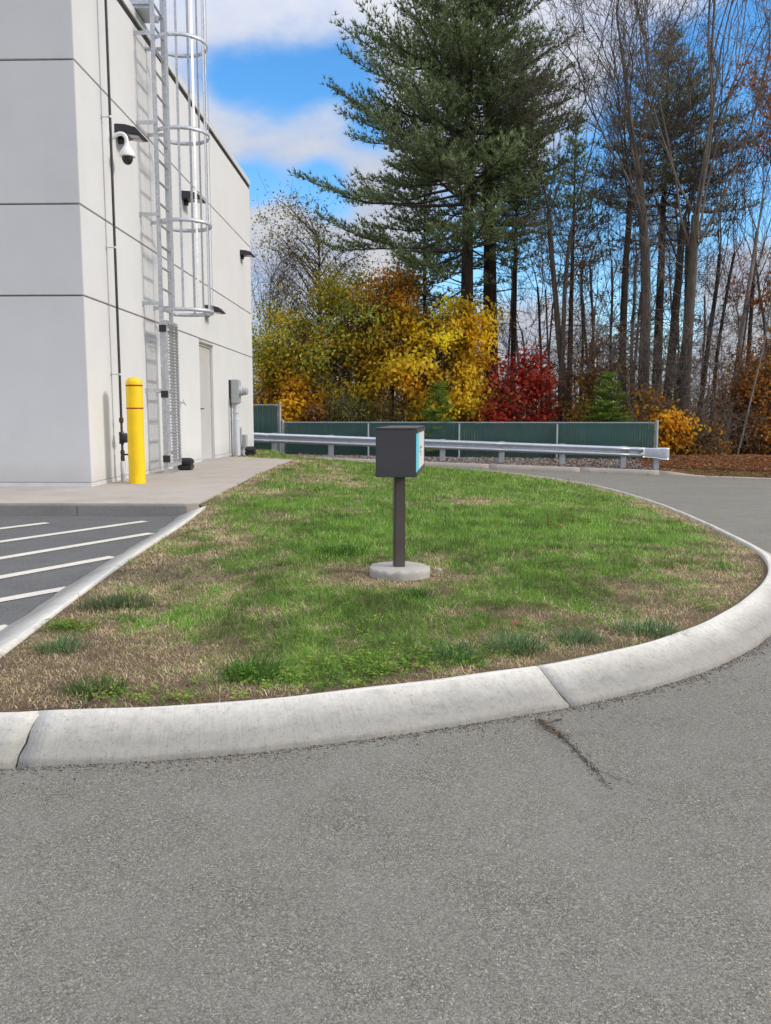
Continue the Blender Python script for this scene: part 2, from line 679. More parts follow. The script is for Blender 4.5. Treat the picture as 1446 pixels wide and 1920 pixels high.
def tubes(P, Rr, k=4):
    """P (B,N,3), Rr (B,N) -> verts, quad faces"""
    P = np.asarray(P, float)
    Rr = np.asarray(Rr, float)
    B, N, _ = P.shape
    T = np.gradient(P, axis=1)
    T /= np.linalg.norm(T, axis=2, keepdims=True) + 1e-9
    ref = np.where(np.abs(T[:, :1, 2:3]) > .9, np.array([1., 0, 0]), np.array([0, 0, 1.]))
    U = np.cross(T, np.broadcast_to(ref, T.shape))
    U /= np.linalg.norm(U, axis=2, keepdims=True) + 1e-9
    Wv = np.cross(T, U)
    a = np.arange(k) * 2 * np.pi / k
    V = P[:, :, None, :] + Rr[:, :, None, None] * (U[:, :, None, :] * np.cos(a)[None, None, :, None] + Wv[:, :, None, :] * np.sin(a)[None, None, :, None])
    idx = np.arange(B * N * k).reshape(B, N, k)
    f = np.stack([idx[:, :-1, :], np.roll(idx, -1, 2)[:, :-1, :], np.roll(idx, -1, 2)[:, 1:, :], idx[:, 1:, :]], -1).reshape(-1, 4)
    return V.reshape(-1, 3), f


def resample(P, step):
    P = np.asarray(P, float)
    d = np.r_[0, np.cumsum(np.linalg.norm(np.diff(P, axis=0), axis=1))]
    n = max(2, int(d[-1] / step) + 1)
    t = np.linspace(0, d[-1], n)
    return np.stack([np.interp(t, d, P[:, i]) for i in range(P.shape[1])], 1)


def smooth_poly(P, it=3):
    P = np.asarray(P, float)
    for _ in range(it):
        Q = [P[0]]
        for i in range(len(P) - 1):
            Q += [P[i] * .75 + P[i + 1] * .25, P[i] * .25 + P[i + 1] * .75]
        Q.append(P[-1])
        P = np.array(Q)
    return P


# ------------------------------------------------------------------ lie of the land
def sstep(x):
    x = np.clip(x, 0, 1)
    return x * x * (3 - 2 * x)


def zf(x):
    return -.60 - .034 * np.clip(x, -14, 16)


def yk(x):                       # front line of the far kerb
    return 26.35 - .10 * np.clip(x, -12, 14)


def zroad(x, y):
    x = np.asarray(x, float)
    y = np.asarray(y, float)
    sr = np.clip((y - 5) / 21.0, 0, 1.1)
    sl = np.clip((y - 17) / 9.5, 0, 1.1)
    w = sstep((x + 3) / 4.0)
    return (sl * (1 - w) + sr * w) * zf(x)


def zground(x, y):
    x = np.asarray(x, float)
    y = np.asarray(y, float)
    k = y - yk(x)
    zr = zroad(x, np.minimum(y, yk(x))) - .06
    zb = (zf(x) + .11) + (-.45 - zf(x) - .11) * sstep(k / 3.0) - .012 * np.maximum(k - 4, 0) ** .9
    zb = zb - .17 * sstep((x - 8.6) / 1.2) * (1 - sstep(k / 1.2))
    return np.where(k > 0.13, zb, zr)


def hit(px, py, fn):
    v = ray(px, py)
    t = np.arange(.6, 70, .01)
    P = v[None, :] * t[:, None]
    z = CAMZ + P[:, 2] - fn(P[:, 0], P[:, 1])
    i = int(np.argmax(z < 0)) if (z < 0).any() else len(t) - 1
    return np.array([P[i, 0], P[i, 1], CAMZ + P[i, 2]])


# ground sheet out to the horizon
gx = np.r_[-400, -250, -150, -90, -60, np.arange(-45, 45.1, 1.0), 60, 90, 150, 250, 400]
gy = np.r_[-400, -200, -100, -50, -25, np.arange(-12, 24, 1.5), np.arange(24, 24.8, .2), np.arange(24.8, 28.6, .1), np.arange(28.6, 34, .4), np.arange(34, 60, 1.5), 70, 90, 130, 200, 300, 420, 600]
GX, GY = np.meshgrid(gx, gy)
GZ = zground(GX, GY)
rngg = np.random.default_rng(3)
GZ += np.where((GY > yk(GX) + 2), rngg.normal(0, .03, GZ.shape), 0)
V = np.stack([GX, GY, GZ], -1).reshape(-1, 3)
nx, ny = len(gx), len(gy)
I = np.arange(nx * ny).reshape(ny, nx)
tag(aobj('ground', V, [np.stack([I[:-1, :-1], I[:-1, 1:], I[1:, 1:], I[1:, :-1]], -1).reshape(-1, 4)], MAT['floor'], smooth=True), kind='structure')

# road sheet (asphalt) up to the far kerb
rx = np.r_[np.arange(-40, 40.1, .5)]
rv = np.r_[np.linspace(0, 1, 70)]
RX, RV = np.meshgrid(rx, rv)
RY = -12 + RV * (yk(RX) + 12 + .01)
RZ = zroad(RX, RY)
V = np.stack([RX, RY, RZ], -1).reshape(-1, 3)
nx, ny = len(rx), len(rv)
I = np.arange(nx * ny).reshape(ny, nx)
road = tag(aobj('road', V, [np.stack([I[:-1, :-1], I[:-1, 1:], I[1:, 1:], I[1:, :-1]], -1).reshape(-1, 4)], MAT['asphalt'], smooth=True), kind='structure')

# ------------------------------------------------------------------ building (placed first: the lawn needs its corner)
SLZ = .125
corner = atz(172, 912.5, SLZ)
XW, YF = corner[0], corner[1]
YB = atx(476.5, 845, XW)[1]
JZ = [aty(px, py, YF)[2] for px, py in ((158, 554), (152, 382), (142, 111))]
ZTOP = atx(468.5, 356, XW)[2]

# ------------------------------------------------------------------ kerb round the lawn
KH = .10


def ontop(px, py):
    return hit(px, py, lambda x, y: zroad(x, y) + KH - .004)[:2]


left_px = [(387, 950), (348, 981), (290, 1018), (232, 1056), (128, 1132), (58, 1186), (0, 1231)]
near_px = [(0, 1340), (80, 1334), (200, 1329), (300, 1325), (400, 1319), (500, 1311), (640, 1297), (750, 1284), (900, 1264), (1010, 1249), (1150, 1221), (1260, 1193), (1350, 1153), (1405, 1118), (1435, 1087), (1443, 1062)]
right_px = [(1428, 1036), (1390, 1014), (1330, 984), (1250, 949), (1180, 926), (1110, 908), (1050, 899), (980, 889), (900, 881), (800, 874.5)]
LP = np.array([ontop(*p) for p in left_px])
NP_ = np.array([ontop(*p) for p in near_px])
RP = np.array([ontop(*p) for p in right_px])
tipL = np.array([[LP[-1][0] + .02, LP[-1][1] - .22], [NP_[0][0] - .12, NP_[0][1] + .04]])
farP = np.array([[RP[-1][0] - .9, RP[-1][1] + .5], [RP[-1][0] - 2.4, RP[-1][1] + 1.0], [-4.5, RP[-1][1] + 1.6], [-9, RP[-1][1] + 1.9], [-14, RP[-1][1] + 2.0]])
loop = smooth_poly(np.vstack([LP, tipL, NP_, RP, farP]), 3)
loop = resample(loop, .035)
tang = np.gradient(loop, axis=0)
tang /= np.linalg.norm(tang, axis=1, keepdims=True)
for _ in range(6):
    tang[1:-1] = (tang[:-2] + tang[1:-1] * 2 + tang[2:]) / 4
tang /= np.linalg.norm(tang, axis=1, keepdims=True)
nout = np.stack([tang[:, 1], -tang[:, 0]], 1)        # outward: right of travel
KW = .192
prof = [(0, -.06), (0, .090), (.003, .097), (.009, .1), (.022, .0995), (.034, .0950), (.085, .0705), (.130, .048), (.172, .0265), (.183, .0195), (.190, .012), (.192, -.05)]
arc = np.r_[0, np.cumsum(np.linalg.norm(np.diff(loop, axis=0), axis=1))]


def arc_at(p):
    return arc[np.argmin(np.linalg.norm(loop - p, axis=1))]


kr = np.random.default_rng(5)
cut_pts = [arc_at(ontop(225, 1061)), arc_at(ontop(10, 1225)), arc_at(ontop(80, 1334)), arc_at(ontop(1012, 1249)), arc_at(ontop(1440, 1080)),
           arc_at(ontop(1330, 984)), arc_at(ontop(1180, 926)), arc_at(ontop(1000, 892))]
# (arc, skew across the profile, jitter, half gap)
cuts = [(cut_pts[0], .0, .001, .003), (cut_pts[1], 0, .001, .003), (cut_pts[2], .002, .008, .0028), (cut_pts[3], -.0, .003, .0035), (cut_pts[4], 0, .002, .004),
        (cut_pts[5], 0, .001, .005), (cut_pts[6], 0, .001, .005), (cut_pts[7], 0, .001, .006)]
bounds = [(0, 0, 0, 0)] + cuts + [(arc[-1], 0, 0, 0)]
NPF = len(prof)
pl = np.cumsum([0] + [math.dist(prof[i], prof[i + 1]) for i in range(NPF - 1)])
kerb = tag(link('kerb', None), kind='structure')


def loft_kerb(a0, a1, jit0, jit1, gap0, gap1):
    n = max(4, int((a1 - a0) / .05))
    t = np.linspace(0, 1, n)
    V = np.zeros((n, NPF, 3))
    UV = np.zeros((n, NPF, 2))
    for j, (u, z) in enumerate(prof):
        aa = (a0 + jit0[j] + gap0) * (1 - t) + (a1 + jit1[j] - gap1) * t
        px_ = np.interp(aa, arc, loop[:, 0])
        py_ = np.interp(aa, arc, loop[:, 1])
        nx_ = np.interp(aa, arc, nout[:, 0])
        ny_ = np.interp(aa, arc, nout[:, 1])
        wide = 1 + .32 * sstep((cut_pts[1] + .25 - aa) / .3)      # the kerb by the parking bay is broader
        X = px_ + nx_ * u * wide
        Y = py_ + ny_ * u * wide
        V[:, j, 0], V[:, j, 1] = X, Y
        wob = .004 * np.sin(aa * 9.1) * np.sin(aa * 3.7 + 1) if 0 < j < NPF - 1 else 0
        V[:, j, 2] = zroad(px_, py_) + z + wob * .6
        if j >= 8:
            wj = .004 * np.sin(aa * 7.3) + .003 * np.sin(aa * 17 + 2) + .0015 * np.sin(aa * 39)
            V[:, j, 0] += nx_ * wj
            V[:, j, 1] += ny_ * wj
        UV[:, j, 0] = aa
        UV[:, j, 1] = pl[j]
    return V, UV


jits = []
for (a, sk, ji, gp) in bounds:
    w = np.cumsum(kr.normal(0, ji, NPF)) if ji > .002 else kr.normal(0, ji, NPF)
    jits.append(w - w[3])
for i in range(len(bounds) - 1):
    V, UV = loft_kerb(bounds[i][0], bounds[i + 1][0], jits[i], jits[i + 1], bounds[i][3], bounds[i + 1][3])
    n = V.shape[0]
    I = np.arange(n * NPF).reshape(n, NPF)
    q = np.stack([I[:-1, :-1], I[1:, :-1], I[1:, 1:], I[:-1, 1:]], -1).reshape(-1, 4)
    caps = np.array([I[0][::1], I[-1][::-1]])
    sgm = aobj('kerb_segment', V.reshape(-1, 3), [q, caps], MAT['kerb'], kerb, smooth=False, uv=UV.reshape(-1, 2))
    sgm.data.polygons.foreach_set('use_smooth', np.r_[np.ones(len(q), bool), np.zeros(2, bool)])

# ------------------------------------------------------------------ slab beside the building
s_front = atz(0, 943.5, SLZ)[1]
s_c = atz(345, 945, SLZ)
slab_edge_px = [(372, 944), (420, 921), (480, 890), (520, 873), (549, 862)]
SE = [atz(px, py, SLZ)[:2] for px, py in slab_edge_px]
S_far = atz(462, 857, SLZ)[:2]
slab_poly = [(-22, s_front), (s_c[0], s_front)] + [tuple(p) for p in SE] + [tuple(S_far), (XW - .05, S_far[1] + .25), (XW - .05, YF + .05), (-22, YF + .05)]
bm = MB().prism([(p[0], p[1]) for p in slab_poly], 2, -.05, SLZ)
slab = tag(bm.build('concrete_walk', MAT['slab'], bevel=.008), kind='structure')
# rough formed edge facing the parking bay, in two pours
ex = atz(132, 960, .06)[0]
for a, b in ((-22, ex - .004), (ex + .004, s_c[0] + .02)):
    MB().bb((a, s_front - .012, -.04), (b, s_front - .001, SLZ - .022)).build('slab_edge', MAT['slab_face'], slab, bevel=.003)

# ------------------------------------------------------------------ lawn
lawn_in = [tuple(p) for p in resample(loop[::1], .22)]
back = [(-14, 22.6)] if False else []
wall_back = [(-14, YB + .02), (XW + .002, YB + .02), (XW + .002, S_far[1] + .3)]
lawn_poly = lawn_in + wall_back + [tuple(S_far)] + [tuple(p) for p in SE[::-1]]
lawn_poly = np.array(lawn_poly)


def inside(P, poly):
    x, y = P[:, 0], P[:, 1]
    r = np.zeros(len(P), bool)
    j = len(poly) - 1
    for i in range(len(poly)):
        xi, yi = poly[i]
        xj, yj = poly[j]
        c = ((yi > y) != (yj > y)) & (x < (xj - xi) * (y - yi) / (yj - yi + 1e-12) + xi)
        r ^= c
        j = i
    return r


def edge_dist(P, poly):
    A = poly
    B = np.roll(poly, -1, 0)
    out = np.full(len(P), 1e9)
    for a, b in zip(A, B):
        ab = b - a
        t = np.clip(((P - a) @ ab) / (ab @ ab + 1e-12), 0, 1)
        out = np.minimum(out, np.linalg.norm(P - (a + t[:, None] * ab), axis=1))
    return out


bz = np.r_[zroad(lawn_poly[:len(lawn_in), 0], lawn_poly[:len(lawn_in), 1]) + KH - .014, np.full(len(wall_back), .09), [SLZ - .012] * (1 + len(SE))]
bz[len(lawn_in)] = -.2
# kerb stands a little above the turf along the far right side
for i, p in enumerate(lawn_in):
    if p[0] > 1.2 and p[1] > 4.5:
        bz[i] -= .012


def lawn_z(P):
    P = np.asarray(P, float)
    d = np.linalg.norm(P[:, None, :] - lawn_poly[None, :, :], axis=2) + .02
    w = d ** -3.0
    z = (w * bz).sum(1) / w.sum(1)
    ed = d.min(1)
    crown = .055 * sstep(ed / 1.6)
    return z + crown + .008 * np.sin(P[:, 0] * 3.1 + 1) * np.sin(P[:, 1] * 2.3) * sstep(ed / .4)


gridp = []
for yy in np.r_[np.arange(2.3, 8, .14), np.arange(8, 26, .3)]:
    xs = np.arange(-14, 4.5, .14 if yy < 8 else .3)
    gridp.append(np.stack([xs + random.uniform(-.03, .03), np.full(len(xs), yy)], 1))
gridp = np.vstack(gridp)
gridp = gridp[inside(gridp, lawn_poly)]
gridp = gridp[edge_dist(gridp, lawn_poly) > .06]
allp = np.vstack([lawn_poly, gridp])
nb = len(lawn_poly)
cdt = delaunay_2d_cdt([Vector(p) for p in allp], [(i, (i + 1) % nb) for i in range(nb)], [], 1, 1e-5)
LV = np.array([tuple(p) for p in cdt[0]])
LF = np.array([f for f in cdt[2] if len(f) == 3])
LZ = np.concatenate([lawn_z(LV[i:i + 2000]) for i in range(0, len(LV), 2000)])
lawn = tag(aobj('lawn', np.c_[LV, LZ], [LF], MAT['soil'], smooth=True), kind='structure')

# ------------------------------------------------------------------ parking bay with painted lines
pk = [tuple(p) for p in loop[: int(np.searchsorted(arc, arc_at(tipL[0])))][::6]]
pk = [np.array(p) + np.array(nout[int(np.argmin(np.linalg.norm(loop - np.array(p), axis=1)))]) * .15 for p in pk]
pkp = [(s_c[0] + .05, s_front - .001)] + [tuple(p) for p in pk if p[1] < s_front - .05] + [(-2.3, 2.0), (-22, 2.0), (-22, s_front - .001)]
tri = delaunay_2d_cdt([Vector(p) for p in pkp], [(i, (i + 1) % len(pkp)) for i in range(len(pkp))], [], 1, 1e-5)
PV = np.array([tuple(p) for p in tri[0]])
PF = np.array([f for f in tri[2] if len(f) == 3])
park = tag(aobj('parking_bay', np.c_[PV, np.full(len(PV), .005)], [PF], MAT['asphalt_dark']), kind='structure')
for a, b in (((0, 991), (89, 980)), ((0, 1015.5), (272, 977)), ((0, 1046.5), (284, 999.5)), ((0, 1082), (213, 1043.5)), ((0, 1125), (130, 1101.5)), ((0, 1178), (20, 1173.5))):
    A, B = atz(*a, .009)[:2], atz(*b, .009)[:2]
    d = (B - A) / np.linalg.norm(B - A)
    A = A - d * 2.2
    n_ = np.array([-d[1], d[0]]) * .048
    k = 26
    tt = np.linspace(0, 1, k)
    jj = kr.normal(0, .003, (2, k))
    Lf = A + (B - A) * tt[:, None] + n_ * (1 + jj[0][:, None] * 12)
    Rt_ = A + (B - A) * tt[:, None] - n_ * (1 + jj[1][:, None] * 12)
    V = np.vstack([np.c_[Lf, np.full(k, .009)], np.c_[Rt_, np.full(k, .009)]])
    i = np.arange(k - 1)
    aobj('painted_line', V, [np.stack([i + k, i + k + 1, i + 1, i], 1)], MAT['paint'], park)

# crack running out from the kerb joint into the road
crk = np.random.default_rng(11)


def crack(pts, w):
    P = resample(np.array([atz(px, py, .004)[:2] for px, py in pts]), .012)
    n = len(P)
    T = np.gradient(P, axis=0)
    T /= np.linalg.norm(T, axis=1, keepdims=True)
    Nn = np.stack([-T[:, 1], T[:, 0]], 1)
    P = P + Nn * crk.normal(0, .0035, n)[:, None]
    ww = w * np.linspace(1, .25, n) * (.55 + crk.random(n) * .9)
    L_, R_ = P + Nn * ww[:, None], P - Nn * ww[:, None]
    V = np.vstack([np.c_[L_, np.full(n, .004)], np.c_[R_, np.full(n, .004)]])
    i = np.arange(n - 1)
    return aobj('crack', V, [np.stack([i + n, i + n + 1, i + 1, i], 1)], MAT['crack'], road)


crack([(1008, 1349), (1030, 1362), (1052, 1380), (1078, 1402), (1098, 1422), (1112, 1440), (1128, 1458), (1140, 1475)], .0052)
crack([(1056, 1348), (1034, 1352), (1010, 1357)], .004)
crack([(1098, 1422), (1120, 1444), (1150, 1455), (1182, 1467), (1215, 1470)], .0022)

# ------------------------------------------------------------------ far kerb
fx = np.arange(-14, 30, .25)
pf = [(0, -.08), (.0, .005), (.012, .115), (.03, .13), (.17, .132), (.18, .10)]
xe0, xe1 = (1235 - 762) / F * 25.5, (1318 - 762) / F * 25.5
kf = tag(link('far_kerb', None), kind='structure')
segs = [(-14, -7), (-7, -3.6), (-3.6, -.5), (-.5, 2.6), (2.6, 5.4), (5.4, xe0), (xe0, xe1), (xe1, 13), (13, 30)]
for a, b in segs:
    xs = np.linspace(a + .004, b - .004, max(4, int((b - a) / .25)))
    V = np.zeros((len(xs), len(pf), 3))
    for j, (u, z) in enumerate(pf):
        h = 1 - .86 * sstep((xs - xe0) / (xe1 - xe0))
        V[:, j, 0] = xs
        V[:, j, 1] = yk(xs) + u
        V[:, j, 2] = zroad(xs, yk(xs)) + (z * h if z > 0 else z)
    n = len(xs)
    I = np.arange(n * len(pf)).reshape(n, -1)
    uv = np.stack([V[..., 0], np.broadcast_to(np.linspace(.2, 0, len(pf)), V.shape[:2])], -1)
    aobj('kerb_segment', V.reshape(-1, 3), [np.stack([I[:-1, :-1], I[1:, :-1], I[1:, 1:], I[:-1, 1:]], -1).reshape(-1, 4), np.array([I[0], I[-1][::-1]])], MAT['slab'], kf)

# ------------------------------------------------------------------ building
bld = thing('building', (XW - 5, (YF + YB) / 2, SLZ), 'pale stucco industrial building with banded wall panels and flat roof', 'building')
XL = -22.0
dz0 = atx(373, 637, XW)
DY0, DY1 = atx(378.5, 845, XW)[1], atx(403, 845, XW)[1]
GAP = .0085
ZJ = [SLZ + .055] + JZ + [JZ[2] + (JZ[2] - JZ[1]) * .98, 99]
edges = []
zs = [SLZ + .05] + JZ
z4 = JZ[2] + 1.62
bands = [(SLZ + .05, JZ[0]), (JZ[0], JZ[1]), (JZ[1], JZ[2]), (JZ[2], ZTOP)]
# inner core seen in the joints
MB().bb((XL + .03, YF + .03, -.05), (XW - .16, YB - .03, ZTOP - .02)).build('wall_core', MAT['joint'], bld)
MB().bb((XW - .159, YF + .03, JZ[0] - .04), (XW - .025, YB - .03, ZTOP - .02)).build('wall_core', MAT['joint'], bld)
for i, (a, b) in enumerate(bands):
    za, zb = a + (GAP if i else 0), b - GAP
    if i == 0:
        m = MB()
        m.bb((XL, YF, za), (XW, DY0, zb))
        m.build('wall_panel', MAT['wall'], bld, bevel=.006)
        m = MB()
        m.bb((XW - .15, DY1, za), (XW, YB, zb))
        m.build('wall_panel', MAT['wall'], bld, bevel=.006)
    else:
        m = MB()
        m.bb((XL, YF, za), (XW, YB, zb))
        m.build('wall_panel', MAT['wall'], bld, bevel=.006)
# base flashing
m = MB()
m.bb((XL, YF - .006, SLZ), (XW + .006, YF + .02, SLZ + .047))
m.build('base_flashing', MAT['flash'], bld)
m = MB()
m.bb((XW - .03, YF + .021, SLZ), (XW + .006, DY0 - .002, SLZ + .047))
m.build('base_flashing', MAT['flash'], bld)
m = MB()
m.bb((XW - .03, DY1 + .002, SLZ - .03), (XW + .006, YB, SLZ + .047))
m.build('base_flashing', MAT['flash'], bld)
# coping with a dark shadow gap below
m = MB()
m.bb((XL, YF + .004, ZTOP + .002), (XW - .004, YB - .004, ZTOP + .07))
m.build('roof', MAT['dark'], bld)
m = MB()
m.bb((XW - .30, YF - .035, ZTOP + .072), (XW + .022, YB + .022, ZTOP + .20))
m.bb((XL, YF - .035, ZTOP + .072), (XW - .302, YF + .25, ZTOP + .20))
m.build('roof_coping', MAT['coping'], bld, bevel=.006)
# door, set back in the panel
dtop = atx(374, 641, XW)[2]
dtop = min(dtop, JZ[0] - .03)
door = MB().bb((XW - .09, DY0 + .05, SLZ + .02), (XW - .045, DY1 - .05, dtop - .06)).build('door', MAT['door'], bld, bevel=.003)
MB().bb((XW - .15, DY0, JZ[0] - .025), (XW - .03, DY1, dtop + .003)).build('door_header', MAT['wall'], bld)
for yy in (DY0 + .002, DY1 - .046):
    MB().bb((XW - .12, yy, SLZ), (XW - .02, yy + .044, dtop - .052)).build('door_frame', MAT['door'], bld, bevel=.003)
MB().bb((XW - .12, DY0 + .002, dtop - .05), (XW - .02, DY1 - .002, dtop)).build('door_frame', MAT['door'], bld, bevel=.003)
MB().bb((XW - .10, DY0 + .047, SLZ), (XW + .01, DY1 - .047, SLZ + .018)).build('threshold', MAT['galv'], bld)
zh = SLZ + .96
m = MB().bb((XW - .044, DY0 + .075, zh - .11), (XW - .036, DY0 + .135, zh + .11))
m.tube([(XW - .04, DY0 + .105, zh + .02), (XW + .005, DY0 + .105, zh + .02), (XW + .01, DY0 + .2, zh + .02)], .01, 8)
m.build('handle', MAT['dark'], door)
for q in (.25, 1.0, 1.85):
    MB().tube([(XW - .036, DY1 - .052, SLZ + q), (XW - .036, DY1 - .052, SLZ + q + .11)], .011, 8).build('hinge', MAT['greypaint'], door)
MB().bb((XW + .001, DY0 - .01, dtop + .004), (XW + .05, DY1 + .01, dtop + .03)).build('drip_cap', MAT['coping'], bld)

# ------------------------------------------------------------------ gas pipe with regulator
PY_ = YF + .72
pipe_o = atx(232, 905, XW + .115)
PY_ = pipe_o[1]
PX = XW + .115
gp = thing('gas_pipe', (PX, PY_, SLZ), 'thin black gas pipe rising up the pale wall beside the yellow bollard', 'pipe')
zt = ZTOP + 1.0
MB().tube([(PX, PY_, SLZ + .82), (PX, PY_, zt)], .0165, 10).build('riser', MAT['pipe'], gp, smooth=True)
m = MB()
m.tube([(PX, PY_, SLZ + .30), (PX, PY_, SLZ + .80)], .0155, 10)
m.build('riser', MAT['rust'], gp, smooth=True)
for z, r, h in ((.80, .029, .035), (.62, .024, .03), (.38, .028, .03), (.305, .026, .05)):
    MB().tube([(PX, PY_, SLZ + z - h), (PX, PY_, SLZ + z - h * .4), (PX, PY_, SLZ + z + h * .4), (PX, PY_, SLZ + z + h)], [r * .8, r, r, r * .8], 10).build('coupling', MAT['rust'], gp, smooth=True)
m = MB()
m.tube([(PX - .012, PY_, SLZ + .49), (PX + .0, PY_, SLZ + .52), (PX + .0, PY_, SLZ + .62), (PX - .012, PY_, SLZ + .65)], [.03, .036, .036, .03], 12)
m.tube([(PX + .0, PY_, SLZ + .57), (PX + .05, PY_ - .02, SLZ + .57), (PX + .055, PY_ - .02, SLZ + .57), (PX + .085, PY_ - .03, SLZ + .57)], [.03, .055, .066, .05], 16)
m.build('regulator', MAT['blackplastic'], gp, smooth=True)
m = MB()
m.tube([(PX, PY_, SLZ + .005), (PX, PY_, SLZ + .10)], .033, 12)
m.build('sleeve', MAT['greypaint'], gp, smooth=True)
MB().tube([(PX, PY_, SLZ + .101), (PX, PY_, SLZ + .13), (PX, PY_, SLZ + .25), (PX, PY_, SLZ + .27)], [.03, .034, .034, .02], 12).build('sleeve', MAT['pvc'], gp, smooth=True)
MB().tube([(PX, PY_, SLZ + .35), (PX + .07, PY_ - .01, SLZ + .355), (PX + .085, PY_ - .01, SLZ + .33), (PX + .085, PY_ - .01, SLZ + .2)], [.012, .012, .01, .007], 8).build('valve_handle', MAT['rust'], gp, smooth=True)
for py_ in (219, 464, 702):
    zc = aty(210, py_, PY_)[2]
    m = MB().tube([(XW, PY_, zc), (PX + .018, PY_, zc)], .007, 6)
    m.tube([(PX, PY_, zc - .012), (PX, PY_, zc + .012)], .022, 10)
    m.bb((XW + .0005, PY_ - .02, zc - .02), (XW + .006, PY_ + .02, zc + .02))
    m.build('pipe_clamp', MAT['galv'], gp)

# ------------------------------------------------------------------ yellow bollard
bc = atz(258, 906, SLZ)
BRX = bc[0]
br = 15.2 / F * bc[1]
bh = aty(254, 706.5, bc[1])[2] - SLZ
bo = thing('bollard', (bc[0], bc[1], SLZ), 'yellow plastic sleeved bollard with two red bands by the gas pipe', 'bollard')
pr = [(br, .0), (br, bh - br * .75)] + [(br * math.cos(a), bh - br * .75 + br * .75 * math.sin(a)) for a in np.linspace(.15, 1.45, 7)] + [(.004, bh)]
m = MB()
m.tube([(bc[0], bc[1], SLZ + z) for _, z in pr], [r for r, _ in pr], 32)
m.build('sleeve', MAT['yellow'], bo, smooth=True)
for py_ in (722.5, 765.5):
    z = aty(256, py_, bc[1] - br)[2]
    m = MB()
    m.tube([(bc[0], bc[1], z - .009), (bc[0], bc[1], z + .009)], br + .0018, 32)
    m.build('reflective_band', MAT['redband'], bo, smooth=True)

# ------------------------------------------------------------------ caged roof ladder
lf = atz(312, 888, SLZ)
LX = lf[0]
LY0 = lf[1]
LY1 = LY0 + .50
ld = thing('ladder', (LX, (LY0 + LY1) / 2, SLZ), 'galvanised caged roof ladder with locked louvred guard bolted to the wall', 'ladder')
ztop = ZTOP + 2.2
for yy in (LY0, LY1):
    MB().bb((LX - .032, yy - .007, SLZ + .004), (LX + .032, yy + .007, ztop)).build('rail', MAT['galv'], ld, bevel=.002)
    MB().bb((LX - .05, yy - .03, SLZ), (LX + .05, yy + .03, SLZ + .008)).build('foot_plate', MAT['galv'], ld)
MB().tube([(LX, LY0 + .0071, SLZ + .30), (LX, LY1 - .0071, SLZ + .30)], .019, 8).build('rung', MAT['galv'], ld, smooth=True)
rung_me = [o for o in ld.children if o.name.startswith('rung')][0]
z = .60
while SLZ + z < ztop - .1:
    c = rung_me.copy()
    C.objects.link(c)
    c.parent = ld
    c.location = (0, 0, z - .30)
    z += .30
hoop_px = [583, 418, 248, 76]
HZ = [aty(330, p, LY0 + .1)[2] for p in hoop_px]
HZ.append(HZ[-1] + (HZ[-1] - HZ[-2]))
yc = (LY0 + LY1) / 2
hw = .36
hd = .70


def hoop_pts(n=22):
    P = [(LX + .036, LY0 - .010), (LX + .18, LY0 - .10)]
    for a in np.linspace(-90, 90, n):
        P.append((LX + hd - hw + hw * math.cos(R(a)), yc + hw * math.sin(R(a))))
    P += [(LX + .18, LY1 + .10), (LX + .036, LY1 + .010)]
    return smooth_poly(np.array(P), 1)


HP = hoop_pts()


def strip(P, z0, z1, th):
    P = np.asarray(P)
    T = np.gradient(P, axis=0)
    T /= np.linalg.norm(T, axis=1, keepdims=True)
    Nn = np.stack([T[:, 1], -T[:, 0]], 1) * th / 2
    n = len(P)
    V = np.vstack([np.c_[P + Nn, np.full(n, z0)], np.c_[P + Nn, np.full(n, z1)], np.c_[P - Nn, np.full(n, z1)], np.c_[P - Nn, np.full(n, z0)]])
    i = np.arange(n - 1)
    q = [np.stack([i + a * n, i + 1 + a * n, i + 1 + b * n, i + b * n], 1) for a, b in ((0, 1), (1, 2), (2, 3), (3, 0))]
    q.append(np.array([[0, n, 2 * n, 3 * n], [n - 1, 4 * n - 1, 3 * n - 1, 2 * n - 1]]))
    return V, [np.vstack(q)]


for hz in HZ:
    V, Fc = strip(HP, hz - .028, hz + .028, .007)
    aobj('cage_hoop', V, Fc, MAT['galv'], ld)
BT = ztop
for k, a in enumerate((-88, -52, -20, 8, 38, 66, 90)):
    x = LX + hd - hw + (hw - .009) * math.cos(R(a))
    y = yc + (hw - .009) * math.sin(R(a))
    mtx = Matrix.Rotation(R(a), 3, 'Z')
    MB().box((x, y, (HZ[0] - .03 + BT) / 2), (.006, .034, BT - HZ[0] + .03), mat=mtx).build('cage_bar', MAT['galv'], ld)
MB().box((LX + .22, LY0 - .112, (HZ[0] - .03 + BT) / 2), (.034, .006, BT - HZ[0] + .03)).build('cage_bar', MAT['galv'], ld)
for z in [aty(290, p, LY0)[2] for p in (732, 569, 402, 230, 62)]:
    for yy in (LY0 - .013, LY1 + .013):
        m = MB().bb((XW + .006, yy - .004, z - .026), (LX + .03, yy + .004, z + .026))
        m.bb((XW + .0005, yy - .03, z - .03), (XW + .0058, yy + .03, z + .03))
        m.build('wall_bracket', MAT['galv'], ld)
